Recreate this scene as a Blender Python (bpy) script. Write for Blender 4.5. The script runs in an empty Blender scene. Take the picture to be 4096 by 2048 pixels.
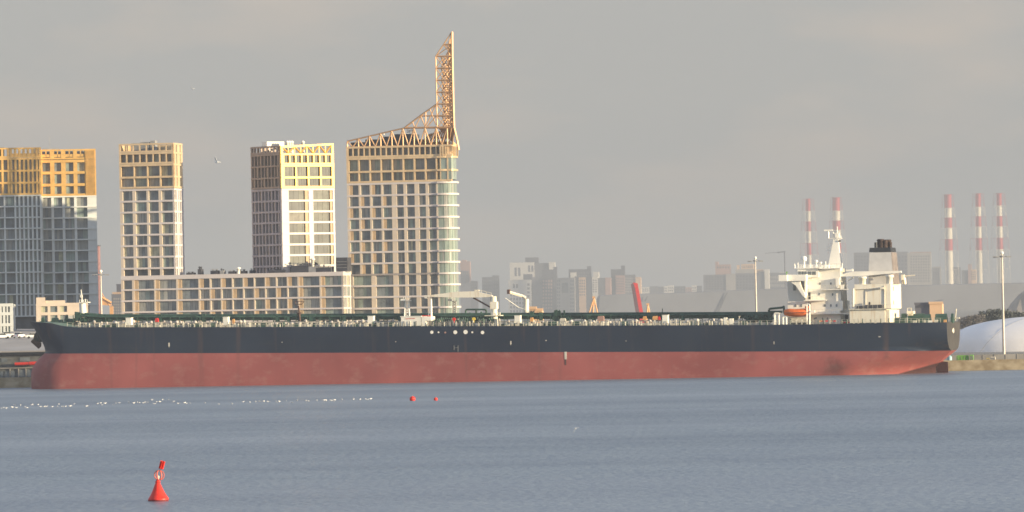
import bpy, bmesh, math, random
from mathutils import Vector, Matrix
random.seed(7)
R = math.radians
S = bpy.context.scene
COL = S.collection
# ------------------------------------------------------------------ camera, world, sun, exposure
FPX, HC, VH, ROLL = 23800.0, 18.0, 216.0, R(1.12)     # focal length in photo pixels, camera height, horizon offset, roll
PITCH = math.atan(VH / FPX)
CO = Vector((0, 0, HC))
RT = Vector((1, 0, 0)); FW = Vector((0, math.cos(PITCH), math.sin(PITCH))); UP = Vector((0, -math.sin(PITCH), math.cos(PITCH)))
cr = RT * math.cos(ROLL) - UP * math.sin(ROLL)
cu = RT * math.sin(ROLL) + UP * math.cos(ROLL)
cam_d = bpy.data.cameras.new('camera'); cam = bpy.data.objects.new('camera', cam_d); COL.objects.link(cam)
cam_d.sensor_width = 36; cam_d.lens = 36 * FPX / 4096; cam_d.clip_start = 1; cam_d.clip_end = 60000
cam.matrix_world = Matrix(((cr.x, cu.x, -FW.x, CO.x), (cr.y, cu.y, -FW.y, CO.y), (cr.z, cu.z, -FW.z, CO.z), (0, 0, 0, 1)))
S.camera = cam

SUN_EL, SUN_AZ = R(7.7), R(113)        # azimuth clockwise from +Y
w = bpy.data.worlds.new('World'); S.world = w; w.use_nodes = True
nt = w.node_tree; nt.nodes.clear()
N = nt.nodes.new
out = N('ShaderNodeOutputWorld')
sky = N('ShaderNodeTexSky'); sky.sky_type = 'NISHITA'; sky.sun_disc = False
sky.sun_elevation = SUN_EL; sky.sun_rotation = SUN_AZ; sky.dust_density = 2.0
bg1 = N('ShaderNodeBackground'); bg1.inputs['Strength'].default_value = 0.05
nt.links.new(sky.outputs[0], bg1.inputs['Color'])
tc = N('ShaderNodeTexCoord'); sep = N('ShaderNodeSeparateXYZ'); nt.links.new(tc.outputs['Generated'], sep.inputs[0])
ramp = N('ShaderNodeValToRGB')
ramp.color_ramp.elements[0].position = 0.0; ramp.color_ramp.elements[0].color = (.19, .196, .20, 1)
ramp.color_ramp.elements[1].position = 1.0; ramp.color_ramp.elements[1].color = (.22, .26, .33, 1)
for p, c in ((.035, (.243, .24, .230, 1)), (.07, (.258, .253, .242, 1)), (.13, (.305, .328, .37, 1)), (.3, (.275, .32, .39, 1)), (.6, (.20, .25, .34, 1))):
    e = ramp.color_ramp.elements.new(p); e.color = c
nt.links.new(sep.outputs['Z'], ramp.inputs[0])
mp = N('ShaderNodeMapping'); mp.inputs['Scale'].default_value = (1.0, 1.0, 3.4); nt.links.new(tc.outputs['Generated'], mp.inputs[0])
nz = N('ShaderNodeTexNoise'); nz.inputs['Scale'].default_value = 17; nz.inputs['Detail'].default_value = 6; nz.inputs['Roughness'].default_value = .5
nt.links.new(mp.outputs[0], nz.inputs[0])
r2 = N('ShaderNodeValToRGB'); r2.color_ramp.elements[0].position = .46; r2.color_ramp.elements[0].color = (.94, .955, .985, 1)
r2.color_ramp.elements[1].position = .68; r2.color_ramp.elements[1].color = (1.24, 1.10, 1.02, 1)
nt.links.new(nz.outputs[0], r2.inputs[0])
mul = N('ShaderNodeMixRGB'); mul.blend_type = 'MULTIPLY'; mul.inputs[0].default_value = 1
nt.links.new(ramp.outputs[0], mul.inputs[1]); nt.links.new(r2.outputs[0], mul.inputs[2])
bg2 = N('ShaderNodeBackground'); nt.links.new(mul.outputs[0], bg2.inputs['Color']); bg2.inputs['Strength'].default_value = 1.05
mx = N('ShaderNodeMixShader'); mx.inputs[0].default_value = 0.88
nt.links.new(bg1.outputs[0], mx.inputs[1]); nt.links.new(bg2.outputs[0], mx.inputs[2]); nt.links.new(mx.outputs[0], out.inputs[0])

sd = bpy.data.lights.new('sun', 'SUN'); sd.energy = 5.0; sd.angle = R(.6); sd.color = (1.0, .82, .54)
sun = bpy.data.objects.new('sun', sd); COL.objects.link(sun)
tosun = Vector((math.sin(SUN_AZ) * math.cos(SUN_EL), math.cos(SUN_AZ) * math.cos(SUN_EL), math.sin(SUN_EL)))
sun.rotation_euler = tosun.to_track_quat('Z', 'Y').to_euler()
S.view_settings.view_transform = 'Standard'; S.view_settings.look = 'None'; S.view_settings.exposure = 0.98; S.view_settings.gamma = 1
S.cycles.use_denoising = True
S.cycles.volume_bounces = 1
S.cycles.max_bounces = 5; S.cycles.diffuse_bounces = 2; S.cycles.glossy_bounces = 3
S.cycles.filter_width = 1.6

# ------------------------------------------------------------------ helpers
def ray(px, py):
    dx, dy = px - 2048.0, py - 1024.0
    u = dx * math.cos(ROLL) - dy * math.sin(ROLL); v = dx * math.sin(ROLL) + dy * math.cos(ROLL)
    return RT * u + FW * FPX - UP * v

class Fr:
    """local frame: x along the face, y away from the viewer, z up; origin on the ground."""
    def __init__(s, px, Y, yaw, z=0.0, py=1240):
        d = ray(px, py); k = Y / d.y
        s.o = Vector((d.x * k, Y, z)); a = R(yaw)
        s.M = Matrix.Translation(s.o) @ Matrix.Rotation(a, 4, 'Z'); s.I = s.M.inverted()
    def p(s, px, py, t=0.0):
        o = s.I @ CO; d = s.I.to_3x3() @ ray(px, py)
        k = (t - o.y) / d.y; q = o + d * k
        return q
    def x(s, px, py=1000, t=0.0): return s.p(px, py, t).x
    def z(s, px, py, t=0.0): return s.p(px, py, t).z

def mat(name, col, rough=.6, metal=0.0, var=.12, scale=.6, stretch=(1, 1, 1), bump=0.0, spec=.4, col2=None, lo=.35, hi=.65):
    m = bpy.data.materials.new(name); m.use_nodes = True; t = m.node_tree; b = t.nodes['Principled BSDF']
    b.inputs['Roughness'].default_value = rough; b.inputs['Metallic'].default_value = metal
    b.inputs['Specular IOR Level'].default_value = spec
    c = t.nodes.new('ShaderNodeTexCoord'); mpn = t.nodes.new('ShaderNodeMapping'); mpn.inputs['Scale'].default_value = stretch
    n = t.nodes.new('ShaderNodeTexNoise'); n.inputs['Scale'].default_value = scale; n.inputs['Detail'].default_value = 5
    t.links.new(c.outputs['Object'], mpn.inputs[0]); t.links.new(mpn.outputs[0], n.inputs[0])
    r = t.nodes.new('ShaderNodeValToRGB'); r.color_ramp.elements[0].position = lo; r.color_ramp.elements[1].position = hi
    a = tuple(x * (1 - var) for x in col); z = tuple(min(1, x * (1 + var)) for x in (col2 or col))
    r.color_ramp.elements[0].color = a + (1,); r.color_ramp.elements[1].color = z + (1,)
    t.links.new(n.outputs[0], r.inputs[0]); t.links.new(r.outputs[0], b.inputs['Base Color'])
    if bump:
        bp = t.nodes.new('ShaderNodeBump'); bp.inputs['Strength'].default_value = bump
        t.links.new(n.outputs[0], bp.inputs['Height']); t.links.new(bp.outputs[0], b.inputs['Normal'])
    return m

M = dict(
    white=mat('white_cladding', (.66, .60, .575), .55, var=.05, scale=.15),
    whiteb=mat('pale_cladding', (.72, .74, .70), .55, var=.05, scale=.15),
    pier=mat('cream_pier', (.64, .54, .43), .6, var=.06, scale=.3),
    tan=mat('tan_cladding', (.50, .36, .22), .6, var=.1, scale=.4),
    stone=mat('beige_pier', (.62, .52, .42), .6, var=.06, scale=.3),
    gold=mat('gold_metal', (.82, .50, .16), .38, .35, var=.12, scale=.5),
    mauve=mat('shaded_mauve', (.44, .38, .39), .6, var=.1, scale=.4),  # corner tower's left face, its shade mixed into the colour
    goldd=mat('bronze_metal', (.50, .31, .17), .5, .25, var=.12, scale=.5),
    g0=mat('dark_glass', (.18, .205, .215), .12, var=.3, scale=.25, spec=.8),
    g1=mat('green_glass', (.25, .31, .28), .12, var=.25, scale=.25, spec=.8),
    g2=mat('curtained_glass', (.31, .315, .29), .2, var=.2, scale=.8, spec=.7, stretch=(3, 3, .3)),
    g3=mat('pale_curtain_glass', (.42, .42, .30), .3, var=.2, scale=.8),  # yellowish curtain tone, picked at random for a few panes
    g0d=mat('deep_glass', (.06, .065, .065), .5, var=.3, scale=.25),  # darkest panes of the corner tower windows
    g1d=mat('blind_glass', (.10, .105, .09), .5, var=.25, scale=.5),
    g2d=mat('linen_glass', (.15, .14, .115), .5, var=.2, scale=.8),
    gg=mat('corner_glass', (.26, .315, .28), .12, var=.2, scale=.5, spec=.8, stretch=(3, 3, .2)),
    bronze=mat('bronze_cladding', (.80, .59, .35), .38, .3, var=.12, scale=.5),
    core=mat('inner_wall', (.10, .11, .115), .5, var=.2),
    dark=mat('dark_plant', (.05, .052, .065), .6, var=.2),
    grey=mat('grey_metal', (.30, .30, .30), .5, var=.2),
    conc=mat('concrete', (.32, .30, .27), .85, var=.2, scale=.2, bump=.2),
    shipw=mat('ship_white', (.93, .89, .79), .45, var=.06, scale=.35, stretch=(1, 1, .25)),
    shipr=mat('ship_white_rusty', (.90, .84, .70), .55, var=.05, scale=.7, stretch=(2.2, 2.2, .22), col2=(.62, .47, .30), lo=.5, hi=.8),
    green=mat('deck_green', (.035, .085, .065), .6, var=.35, scale=.8),
    deckg=mat('deck_paint', (.10, .16, .12), .7, var=.3, scale=.6),
    rail=mat('rail_paint', (.62, .58, .48), .6, var=.2, scale=1.5),
    orange=mat('lifeboat_orange', (.80, .17, .03), .5, var=.1, scale=1.2),
    black=mat('black_paint', (.02, .022, .026), .5, var=.2),
    rust=mat('exhaust_brown', (.10, .055, .045), .7, var=.3, scale=1.5),
    red=mat('signal_red', (.72, .035, .02), .42, var=.12, scale=3.5),
    chred=mat('chimney_red', (.36, .025, .035), .6, var=.1),
    chw=mat('chimney_white', (.64, .59, .50), .6, var=.1),
    crr=mat('crane_red', (.60, .03, .03), .5, var=.1),
    cro=mat('crane_orange', (.68, .36, .14), .5, var=.1),
    fb=mat('far_render', (.36, .33, .30), .8, var=.08, scale=.05),
    fbw=mat('far_white', (.70, .66, .60), .8, var=.06, scale=.05),
    fbp=mat('far_pink', (.40, .24, .20), .8, var=.08, scale=.05),
    fbd=mat('far_dark', (.06, .06, .085), .8, var=.12, scale=.05),
    fbg=mat('far_grey', (.13, .13, .155), .8, var=.1, scale=.05),
    fbo=mat('far_orange', (.70, .46, .28), .8, var=.1, scale=.05),  # also stands in for sunlight on some distant walls
    fwin=mat('far_window', (.10, .105, .12), .3, var=.2, scale=.1),
    dome=mat('dome_membrane', (.92, .88, .84), .5, var=.05, scale=.1),
    quay=mat('quay_concrete', (.44, .33, .19), .85, var=.3, scale=.35, col2=(.40, .33, .22), stretch=(1, 1, 1.5), bump=.3),
    quayd=mat('quay_weathered', (.13, .135, .13), .85, var=.35, scale=.4, stretch=(1, 1, 2)),
    pave=mat('pale_paving', (.40, .37, .34), .9, var=.12, scale=.08, stretch=(1, .3, 1)),
    car=mat('white_car_paint', (.80, .80, .78), .25, var=.02),
    cgl=mat('car_glass', (.03, .035, .04), .1, var=.1),
    tyre=mat('rubber', (.02, .02, .02), .8, var=.1),
    leaf=mat('foliage', (.085, .095, .085), .8, var=.2, scale=.5),
    leafb=mat('bare_scrub', (.17, .155, .145), .8, var=.12, scale=.5),
    bark=mat('bark', (.08, .06, .05), .9),
    blue=mat('fender_blue', (.04, .22, .30), .6, var=.2),
    lime=mat('machine_green', (.16, .42, .06), .5, var=.2),
    yel=mat('machine_yellow', (.75, .55, .08), .5, var=.2),
    gullw=mat('gull_white', (.85, .84, .80), .7, var=.05),
    gullg=mat('gull_grey', (.42, .43, .45), .7, var=.1),
    steel=mat('galvanised_pole', (.52, .47, .42), .5, .3, var=.1),
)

class MB:
    def __init__(s): s.v = []; s.f = []; s.m = []; s.sm = []
    def add(s, vs, fs, mi=0, smooth=False):
        o = len(s.v); s.v += [tuple(a) for a in vs]
        for f in fs: s.f.append(tuple(i + o for i in f)); s.m.append(mi); s.sm.append(smooth)
    def box(s, x0, x1, y0, y1, z0, z1, mi=0, tf=None):
        vs = [(x, y, z) for z in (z0, z1) for y in (y0, y1) for x in (x0, x1)]
        if tf: vs = [tf(*q) for q in vs]
        s.add(vs, [(0, 2, 3, 1), (4, 5, 7, 6), (0, 1, 5, 4), (2, 6, 7, 3), (0, 4, 6, 2), (1, 3, 7, 5)], mi); return s
    def cyl(s, p, q, r0, r1=None, n=8, mi=0, smooth=True):
        p = Vector(p); q = Vector(q); r1 = r0 if r1 is None else r1; d = (q - p)
        if d.length < 1e-6: return s
        d.normalize(); a = d.orthogonal().normalized(); b = d.cross(a)
        vs = []
        for c, r in ((p, r0), (q, r1)):
            for i in range(n):
                t = 2 * math.pi * i / n + math.pi / n; vs.append(c + (a * math.cos(t) + b * math.sin(t)) * r)
        s.add(vs, [(i, (i + 1) % n, n + (i + 1) % n, n + i) for i in range(n)], mi, smooth and n > 4)
        s.add(vs, [tuple(range(n))[::-1], tuple(range(n, 2 * n))], mi); return s
    def bar(s, p, q, w, mi=0): return s.cyl(p, q, w * .7, None, 4, mi, False)
    def lathe(s, c, prof, n=16, mi=0, axis=None):
        vs = []; c = Vector(c); ax = Vector(axis or (0, 0, 1)).normalized(); a = ax.orthogonal().normalized(); b = ax.cross(a)
        for r, z in prof:
            for i in range(n):
                t = 2 * math.pi * i / n; vs.append(c + ax * z + (a * math.cos(t) + b * math.sin(t)) * max(r, 1e-4))
        k = len(prof)
        fs = [(j * n + i, j * n + (i + 1) % n, (j + 1) * n + (i + 1) % n, (j + 1) * n + i) for j in range(k - 1) for i in range(n)]
        s.add(vs, fs, mi, True); s.add(vs, [tuple(range(n))[::-1], tuple(range((k - 1) * n, k * n))], mi); return s
    def prism(s, poly, y0, y1, mi=0, plane='xz', smooth=False):
        n = len(poly)
        f = (lambda a, b, c: (a, c, b)) if plane == 'xz' else (lambda a, b, c: (a, b, c))
        vs = [f(a, b, y0) for a, b in poly] + [f(a, b, y1) for a, b in poly]
        s.add(vs, [(i, (i + 1) % n, n + (i + 1) % n, n + i) for i in range(n)], mi, smooth)
        s.add(vs, [tuple(range(n))[::-1], tuple(range(n, 2 * n))], mi); return s
    def build(s, name, mats, parent=None, fix=True):
        me = bpy.data.meshes.new(name); me.from_pydata(s.v, [], s.f)
        if not isinstance(mats, (list, tuple)): mats = [mats]
        for m in mats: me.materials.append(m)
        me.polygons.foreach_set('material_index', s.m); me.polygons.foreach_set('use_smooth', s.sm)
        if fix:
            bm = bmesh.new(); bm.from_mesh(me); bmesh.ops.remove_doubles(bm, verts=bm.verts, dist=1e-5) if False else None
            bmesh.ops.recalc_face_normals(bm, faces=bm.faces); bm.to_mesh(me); bm.free()
        me.update()
        o = bpy.data.objects.new(name, me); COL.objects.link(o)
        if parent: o.parent = parent
        return o

def tag(o, label=None, cat=None, group=None, kind=None):
    if label: o['label'] = label
    if cat: o['category'] = cat
    if group: o['group'] = group
    if kind: o['kind'] = kind
    return o
def thing(name, fr_or_m, label, cat, group=None):
    o = bpy.data.objects.new(name, None); COL.objects.link(o); o.empty_display_size = 1
    o.matrix_world = fr_or_m.M if isinstance(fr_or_m, Fr) else fr_or_m
    return tag(o, label, cat, group)
def icos(c, r, sub=1, sq=(1, 1, 1)):
    bm = bmesh.new(); bmesh.ops.create_icosphere(bm, subdivisions=sub, radius=1)
    vs = [(c[0] + v.co.x * r * sq[0], c[1] + v.co.y * r * sq[1], c[2] + v.co.z * r * sq[2]) for v in bm.verts]
    fs = [tuple(v.index for v in f.verts) for f in bm.faces]; bm.free(); return vs, fs
def multi(name, mbs, mats, parent, most=100):
    def size(m):
        xs = [v[0] for v in m.v]; zs = [v[2] for v in m.v]; return (max(xs) - min(xs)) * (max(zs) - min(zs))
    mbs = sorted([m for m in mbs if m.v], key=size, reverse=True)
    for m in mbs[:most]: m.build(name, mats, parent)
    if mbs[most:]:
        big = MB()
        for m in mbs[most:]:
            o = len(big.v); big.v += m.v; big.f += [tuple(k + o for k in f) for f in m.f]; big.m += m.m; big.sm += m.sm
        tag(big.build(name, mats, parent), kind='stuff')
class MList:
    def __init__(s): s.l = []
    def box(s, *a, **k): m = MB(); m.box(*a, **k); s.l.append(m)
    def cyl(s, *a, **k): m = MB(); m.cyl(*a, **k); s.l.append(m)
    def bar(s, *a, **k): m = MB(); m.bar(*a, **k); s.l.append(m)
    def lathe(s, *a, **k): m = MB(); m.lathe(*a, **k); s.l.append(m)
    def build(s, name, mats, parent): multi(name, s.l, mats, parent)
def copy_tree(o, parent=None):
    c = o.copy(); COL.objects.link(c)
    if parent: c.parent = parent
    for ch in list(o.children): copy_tree(ch, c)
    return c

# ------------------------------------------------------------------ water
def water_mat():
    m = bpy.data.materials.new('harbour_water'); m.use_nodes = True; t = m.node_tree; b = t.nodes['Principled BSDF']
    b.inputs['Base Color'].default_value = (.15, .20, .25, 1); b.inputs['Roughness'].default_value = .22
    b.inputs['IOR'].default_value = 1.33
    g = t.nodes.new('ShaderNodeNewGeometry')
    def noise(sc, stretch, det, dist=0):
        mpn = t.nodes.new('ShaderNodeMapping'); mpn.inputs['Scale'].default_value = stretch
        n = t.nodes.new('ShaderNodeTexNoise'); n.inputs['Scale'].default_value = sc; n.inputs['Detail'].default_value = det
        n.inputs['Distortion'].default_value = dist
        t.links.new(g.outputs['Position'], mpn.inputs[0]); t.links.new(mpn.outputs[0], n.inputs[0]); return n
    n1 = noise(.9, (1, .6, 1), 7); n2 = noise(.09, (.7, .7, 1), 4, .4)
    b1 = t.nodes.new('ShaderNodeBump'); b1.inputs['Strength'].default_value = 1; b1.inputs['Distance'].default_value = .28
    b2 = t.nodes.new('ShaderNodeBump'); b2.inputs['Strength'].default_value = 1; b2.inputs['Distance'].default_value = .75
    t.links.new(n1.outputs[0], b1.inputs['Height']); t.links.new(n2.outputs[0], b2.inputs['Height']); t.links.new(b2.outputs[0], b1.inputs['Normal'])
    t.links.new(b1.outputs[0], b.inputs['Normal'])
    # wind lanes: rougher and smoother patches of surface
    n3 = noise(.006, (.35, 1.6, 1), 5, .6)
    r = t.nodes.new('ShaderNodeMapRange'); r.inputs[1].default_value = .35; r.inputs[2].default_value = .65
    r.inputs[3].default_value = .36; r.inputs[4].default_value = .46
    t.links.new(n3.outputs[0], r.inputs[0]); t.links.new(r.outputs[0], b.inputs['Roughness'])
    cr_ = t.nodes.new('ShaderNodeValToRGB'); cr_.color_ramp.elements[0].position = .38; cr_.color_ramp.elements[0].color = (.155, .195, .235, 1)
    cr_.color_ramp.elements[1].position = .62; cr_.color_ramp.elements[1].color = (.21, .255, .29, 1)
    n4 = noise(.011, (.18, 1.3, 1), 6, .5); t.links.new(n4.outputs[0], cr_.inputs[0]); t.links.new(cr_.outputs[0], b.inputs['Base Color'])
    return m
EX0, EX1 = -1500, 1500
qa = Fr(136, 1574, -8); # quay line: parallel to the ship, behind it
def qy(x): return qa.o.y + (x - qa.o.x) * math.tan(R(-8)) if abs(x) < 260 else qa.o.y + (math.copysign(260, x) - qa.o.x) * math.tan(R(-8))
mb = MB(); mb.add([(EX0, -90, 0), (EX1, -90, 0), (EX1, 1720, 0), (EX0, 1720, 0)], [(0, 1, 2, 3)])
tag(mb.build('water', water_mat()), 'blue grey harbour water with small wind ripples', 'water', kind='structure')
# land behind the quay
GZ = 2.4
xs = [EX0, -260, 260, EX1]
mb = MB()
for a, b in zip(xs[:-1], xs[1:]):
    mb.add([(a, qy(a), GZ), (b, qy(b), GZ), (b, 25800, GZ), (a, 25800, GZ)], [(0, 1, 2, 3)])
tag(mb.build('ground', mat('harbour_ground', (.24, .22, .19), .9, var=.2, scale=.02)), 'flat harbour ground behind the quay', 'ground', kind='structure')

# ------------------------------------------------------------------ facade building kit
class Wins:
    """collects window panes of one building; the 100 largest become parts, the rest one part"""
    def __init__(s): s.l = []
    def add(s, mb, area): s.l.append((area, len(s.l), mb))
    def flush(s, root, mats):
        s.l.sort(key=lambda q: -q[0])
        for a, i, m in s.l[:100]: m.build('window', mats, root)
        if s.l[100:]:
            big = MB()
            for a, i, m in s.l[100:]:
                o = len(big.v); big.v += m.v; big.f += [tuple(k + o for k in f) for f in m.f]; big.m += m.m; big.sm += m.sm
            tag(big.build('window', mats, root), kind='stuff')
GM = ['g0', 'g1', 'g2', 'g3']
def pane(wins, tf, a0, a1, z0, z1, d, wts, vis=1.0):
    if a1 - a0 < .25 or z1 - z0 < .25: return
    mb = MB(); k = max(1, min(4, int((a1 - a0) / .9 + random.random())))
    cuts = sorted([0, 1] + [min(.85, max(.15, (i + random.uniform(-.25, .25)) / k)) for i in range(1, k)])
    base = random.choices(range(4), wts)[0]
    for c0, c1 in zip(cuts[:-1], cuts[1:]):
        m = base if random.random() < .6 else random.choices(range(4), wts)[0]
        mb.box(a0 + (a1 - a0) * c0, a0 + (a1 - a0) * c1 - .06, d, d + .08, z0, z1, m, tf)
    wins.add(mb, (a1 - a0) * (z1 - z0) * vis)
def face(fm, tm, wins, tf, cols, zs, slab=.55, rec=.7, wts=(5, 2, 2, .3), tan=None, vis=1.0, proj=.08, ends=None, skiprows=(), cmi=0):
    """fm: frame mesh, tm: tan panel mesh; cols [(a0,a1)], zs: slab centre heights, top first"""
    A0, A1 = (ends or (cols[0][0], cols[-1][1]))
    for i, z in enumerate(zs): fm.box(A0, A1, -proj, rec, z - slab / 2, z + slab / 2, 0, tf)
    for r in range(len(zs) - 1):
        zt, zb = zs[r] - slab / 2, zs[r + 1] + slab / 2
        for a0, a1 in cols: fm.box(a0, a1, 0, rec, zb, zt, cmi, tf)
        if r in skiprows: continue
        for j, ((_, a), (b, _)) in enumerate(zip(cols[:-1], cols[1:])):
            w0 = a; tt = tan(r, j) if tan else 0
            if tt: tm.box(a, a + tt, .18, rec, zb, zt, 0, tf); w0 = a + tt
            pane(wins, tf, w0 + .03, b - .03, zb, zt, rec - .15, wts, vis)
ident = lambda a, d, z: (a, d, z)
GLS = [M[g] for g in GM]

# ------------------------------------------------------------------ long low block (podium)
YP = 1800
fp = Fr(486, YP + 11, -10, GZ)
c6x = lambda v: fp.x(460 + v / 2.74, 1120)
Wp = c6x(2500); Dp = 11.5
root = thing('long_apartment_block', fp, 'long low white gridded block joining the towers behind the tanker', 'building')
fm, tm, wn = MB(), MList(), Wins()
pz = lambda py: fp.z(486, py)
zs = [pz(1117), pz(1160.7), pz(1205), pz(1250), pz(1294), pz(1338)]
zs = [z for z in zs]
fm.box(0, Wp, -.12, 1.2, zs[0] - .3, pz(1104.5))                 # roof band
colpx = [(70, 92), (186, 212), (426, 444), (668, 690), (912, 930), (1034, 1050), (1156, 1170), (1278, 1291), (1398, 1411), (1518, 1531), (1640, 1651), (1760, 1774), (1882, 1896), (1998, 2018), (2240, 2260), (2486, 2500)]
cols = [(max(0, c6x(a)), c6x(b)) for a, b in colpx]; cols[0] = (0, c6x(94))
def tanp(r, j):
    if j in (1, 2, 3): return c6x(40) - c6x(2)
    if j in (13, 14): return c6x(38) - c6x(2)
    if 4 <= j <= 12: return (c6x(38) - c6x(2)) if (j + r) % 2 == 0 else 0
    return 0
face(fm, tm, wn, ident, cols, zs, slab=.5, rec=.8, tan=tanp, wts=(6, 1, 3, .15), skiprows=(4,), cmi=1)
# right end, sunlit
tfR = lambda a, d, z: (Wp - d, a, z)
face(fm, tm, wn, tfR, [(0, .9), (5.2, 5.9), (Dp - 1.2, Dp)], zs, slab=.5, rec=.5, wts=(2, 2, 3, 1), vis=.1, skiprows=(4,))
fm.box(0, Dp, -.12, .5, zs[0] + .25, pz(1104.5) - .01, 0, tfR)
fm.box(0, Wp, 1.2, Dp, pz(1104.5) - .6, pz(1104.5) - .2)
MB().box(0.1, Wp - .55, .85, Dp, 0, zs[0]).build('inner_wall', M['core'], root)
fm.build('facade_frame', [M['white'], M['pier']], root); tm.build('tan_panel', M['tan'], root); wn.flush(root, GLS)
ROOFZ = pz(1104.5)
# rooftop plant on the low block
def roofbox(px0, px1, py0, py1, t, dep, m, parts):
    q0 = fp.p(px0, py1, t); q1 = fp.p(px1, py0, t); parts.append((q0.x, q1.x, t, t + dep, ROOFZ - .2, q1.z, m))
plants = []
for i, (a, b, y0, y1) in enumerate([(905, 945, 238, 300), (1045, 1125, 262, 300), (1148, 1190, 262, 300), (1240, 1310, 275, 300), (1340, 1428, 270, 298), (1472, 1520, 262, 292), (1690, 1860, 262, 288), (1925, 2120, 192, 275), (2120, 2200, 210, 275), (2200, 2365, 225, 272), (780, 860, 292, 304)]):
    px0, px1 = 460 + a / 2.74, 460 + b / 2.74; py0 = 980 + y0 / 2.74
    tt_ = 1.6 if 6 <= i <= 9 else 5.0; q = fp.p(px0, py0, tt_); x1 = fp.p(px1, py0, tt_).x
    o = thing('rooftop_unit', fp.M @ Matrix.Translation((q.x, tt_, ROOFZ - .2)),
              ['squat dark vent stack leftmost of the larger units on the low block roof', 'low dark rooftop unit with a thin finial on the low block', 'small grey rooftop cowl between two dark units on the low block', 'low slanting dark unit on the low block roof', 'dark rooftop unit beside a pale flue pipe', 'small dark unit just left of the shaded tower base', 'long flat dark unit in front of the shaded tower face', 'large dark plant room in front of the brightly lit tower', 'grey-brown unit touching the right end of the large plant room', 'low cluttered unit right of the large plant room', 'very low flat hatch, first on the low block roof beside the left tower'][i],
              'rooftop unit', 'plant units on the low block roof')
    wd, hh = x1 - q.x, q.z - ROOFZ + .2
    m = MB().box(0, wd, 0, 3.2, 0, hh * .72); m.build('housing', M['dark'] if i not in (2, 8) else M['grey'], o)
    m = MB()
    for k in range(max(2, int(wd / 1.2))):
        xx = wd * (k + .5) / max(2, int(wd / 1.2)); m.cyl((xx, 1.2, hh * .72), (xx, 1.2, hh * random.uniform(.85, 1.1)), .18 + .1 * (k % 2), None, 6)
    m.box(0, wd, .5, .7, hh * .9, hh * .96); m.build('vent', M['grey'] if i % 2 else M['dark'], o)
q = fp.p(460 + 2420 / 2.74, 980 + 138 / 2.74, 3.0); q1 = fp.p(460 + 2545 / 2.74, 980 + 138 / 2.74, 3.0)
o = thing('plant_room', fp.M @ Matrix.Translation((q.x, 3.0, ROOFZ - .2)), 'tall dark blue plant box on the roof beside the spired tower', 'plant room')
hh = q.z - ROOFZ + .2
MB().box(0, q1.x - q.x, 0, 6, hh * .08, hh).build('housing', M['dark'], o)
m = MB(); [m.box(x, x + .3, 0.1, 5.9, 0, hh * .08) for x in (.3, q1.x - q.x - .6)]
m.build('foot', M['grey'], o)
m = MB(); [m.box(.2, q1.x - q.x - .2, -.06, 0, z, z + .12) for z in (hh * .3, hh * .5, hh * .7)]; m.build('louvre', M['grey'], o)
for i, (a, y0, lab) in enumerate([(1352, 248, 'pale short flue pipe on the low block roof right of centre gap'), (2165, 150, 'pale twin flue in front of the bright tower')]):
    q = fp.p(460 + a / 2.74, 980 + y0 / 2.74, 2.5)
    o = tag(MB().lathe((0, 0, 0), [(.5, 0), (.5, q.z - ROOFZ - .2), (.75, q.z - ROOFZ - .2), (.75, q.z - ROOFZ + .15), (.3, q.z - ROOFZ + .35)], 10).build('flue', M['shipw']), lab, 'flue', 'pale flues on the low block roof')
    o.matrix_world = fp.M @ Matrix.Translation((q.x, 2.5, ROOFZ - .2))

# ------------------------------------------------------------------ tower above the left end of the low block
f2 = Fr(480.5, YP + 11 + .35, -10, GZ)
root = thing('apartment_tower', f2, 'slim white tower with gold crown rising over the left end of the low block', 'building', None)
X2 = lambda v: f2.x(440 + v / 2.077, 760); Z2 = lambda v, x=300: f2.z(440 + x / 2.077, 540 + v / 2.077)
O2 = X2(80); W2 = X2(533); D2 = 12.0
fm, gm, tm, wn = MB(), MB(), MList(), Wins()
zw = [Z2(v) for v in (455, 550, 641, 736, 829, 920, 1014, 1108, 1200)]
zb = zw[0] + .35
cols = [(O2, X2(104)), (X2(185), X2(211)), (X2(302), X2(321)), (X2(402), X2(426)), (X2(524), W2)]
face(fm, tm, wn, ident, cols, zw, slab=.55, rec=.8, wts=(4, 3, 2, .7), skiprows=(7,), cmi=1)
cols = [(O2, X2(95)), (X2(197), X2(206)), (X2(308), X2(317)), (X2(414), X2(424)), (X2(524), W2)]
face(gm, tm, wn, ident, cols, [Z2(250), Z2(350), zb + .35], slab=.6, rec=1.6, wts=(3, 4, 2, .2))
half = [O2 + .2 + (W2 - .5 - O2) * i / 8 for i in range(9)]
cols = [(h - .15, h + .22) for h in half]; cols[0] = (O2, O2 + .5); cols[-1] = (W2 - .6, W2)
face(gm, tm, wn, ident, cols, [Z2(152), Z2(250) + .62], slab=.55, rec=1.6, wts=(5, 1, 2, .2))
face(gm, tm, wn, ident, cols, [Z2(76), Z2(152) + .57], slab=.5, rec=.9, skiprows=(0,))
tf2 = lambda a, d, z: (W2 - d, a, z)
face(fm, tm, wn, tf2, [(0.0, 1.2), (3.3, 5), (6, 7), (9, 12)], zw, slab=.55, rec=.5, wts=(3, 3, 2, 1), vis=.1, skiprows=(7,))
cc = [(0, 3.0), (5, 8), (10, 12)]
face(gm, tm, wn, tf2, cc, [Z2(76) - .01, Z2(152), Z2(250), Z2(350), zb + .34], slab=.5, rec=.4, wts=(1, 1, 3, 2), vis=.1)
MB().box(O2 + .1, W2 - .55, 1.7, D2, zb, Z2(160)).build('inner_wall', M['core'], root)
MB().box(O2 + .1, W2 - .55, .85, D2, 0, zb - .02).build('inner_wall', M['core'], root)
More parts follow.
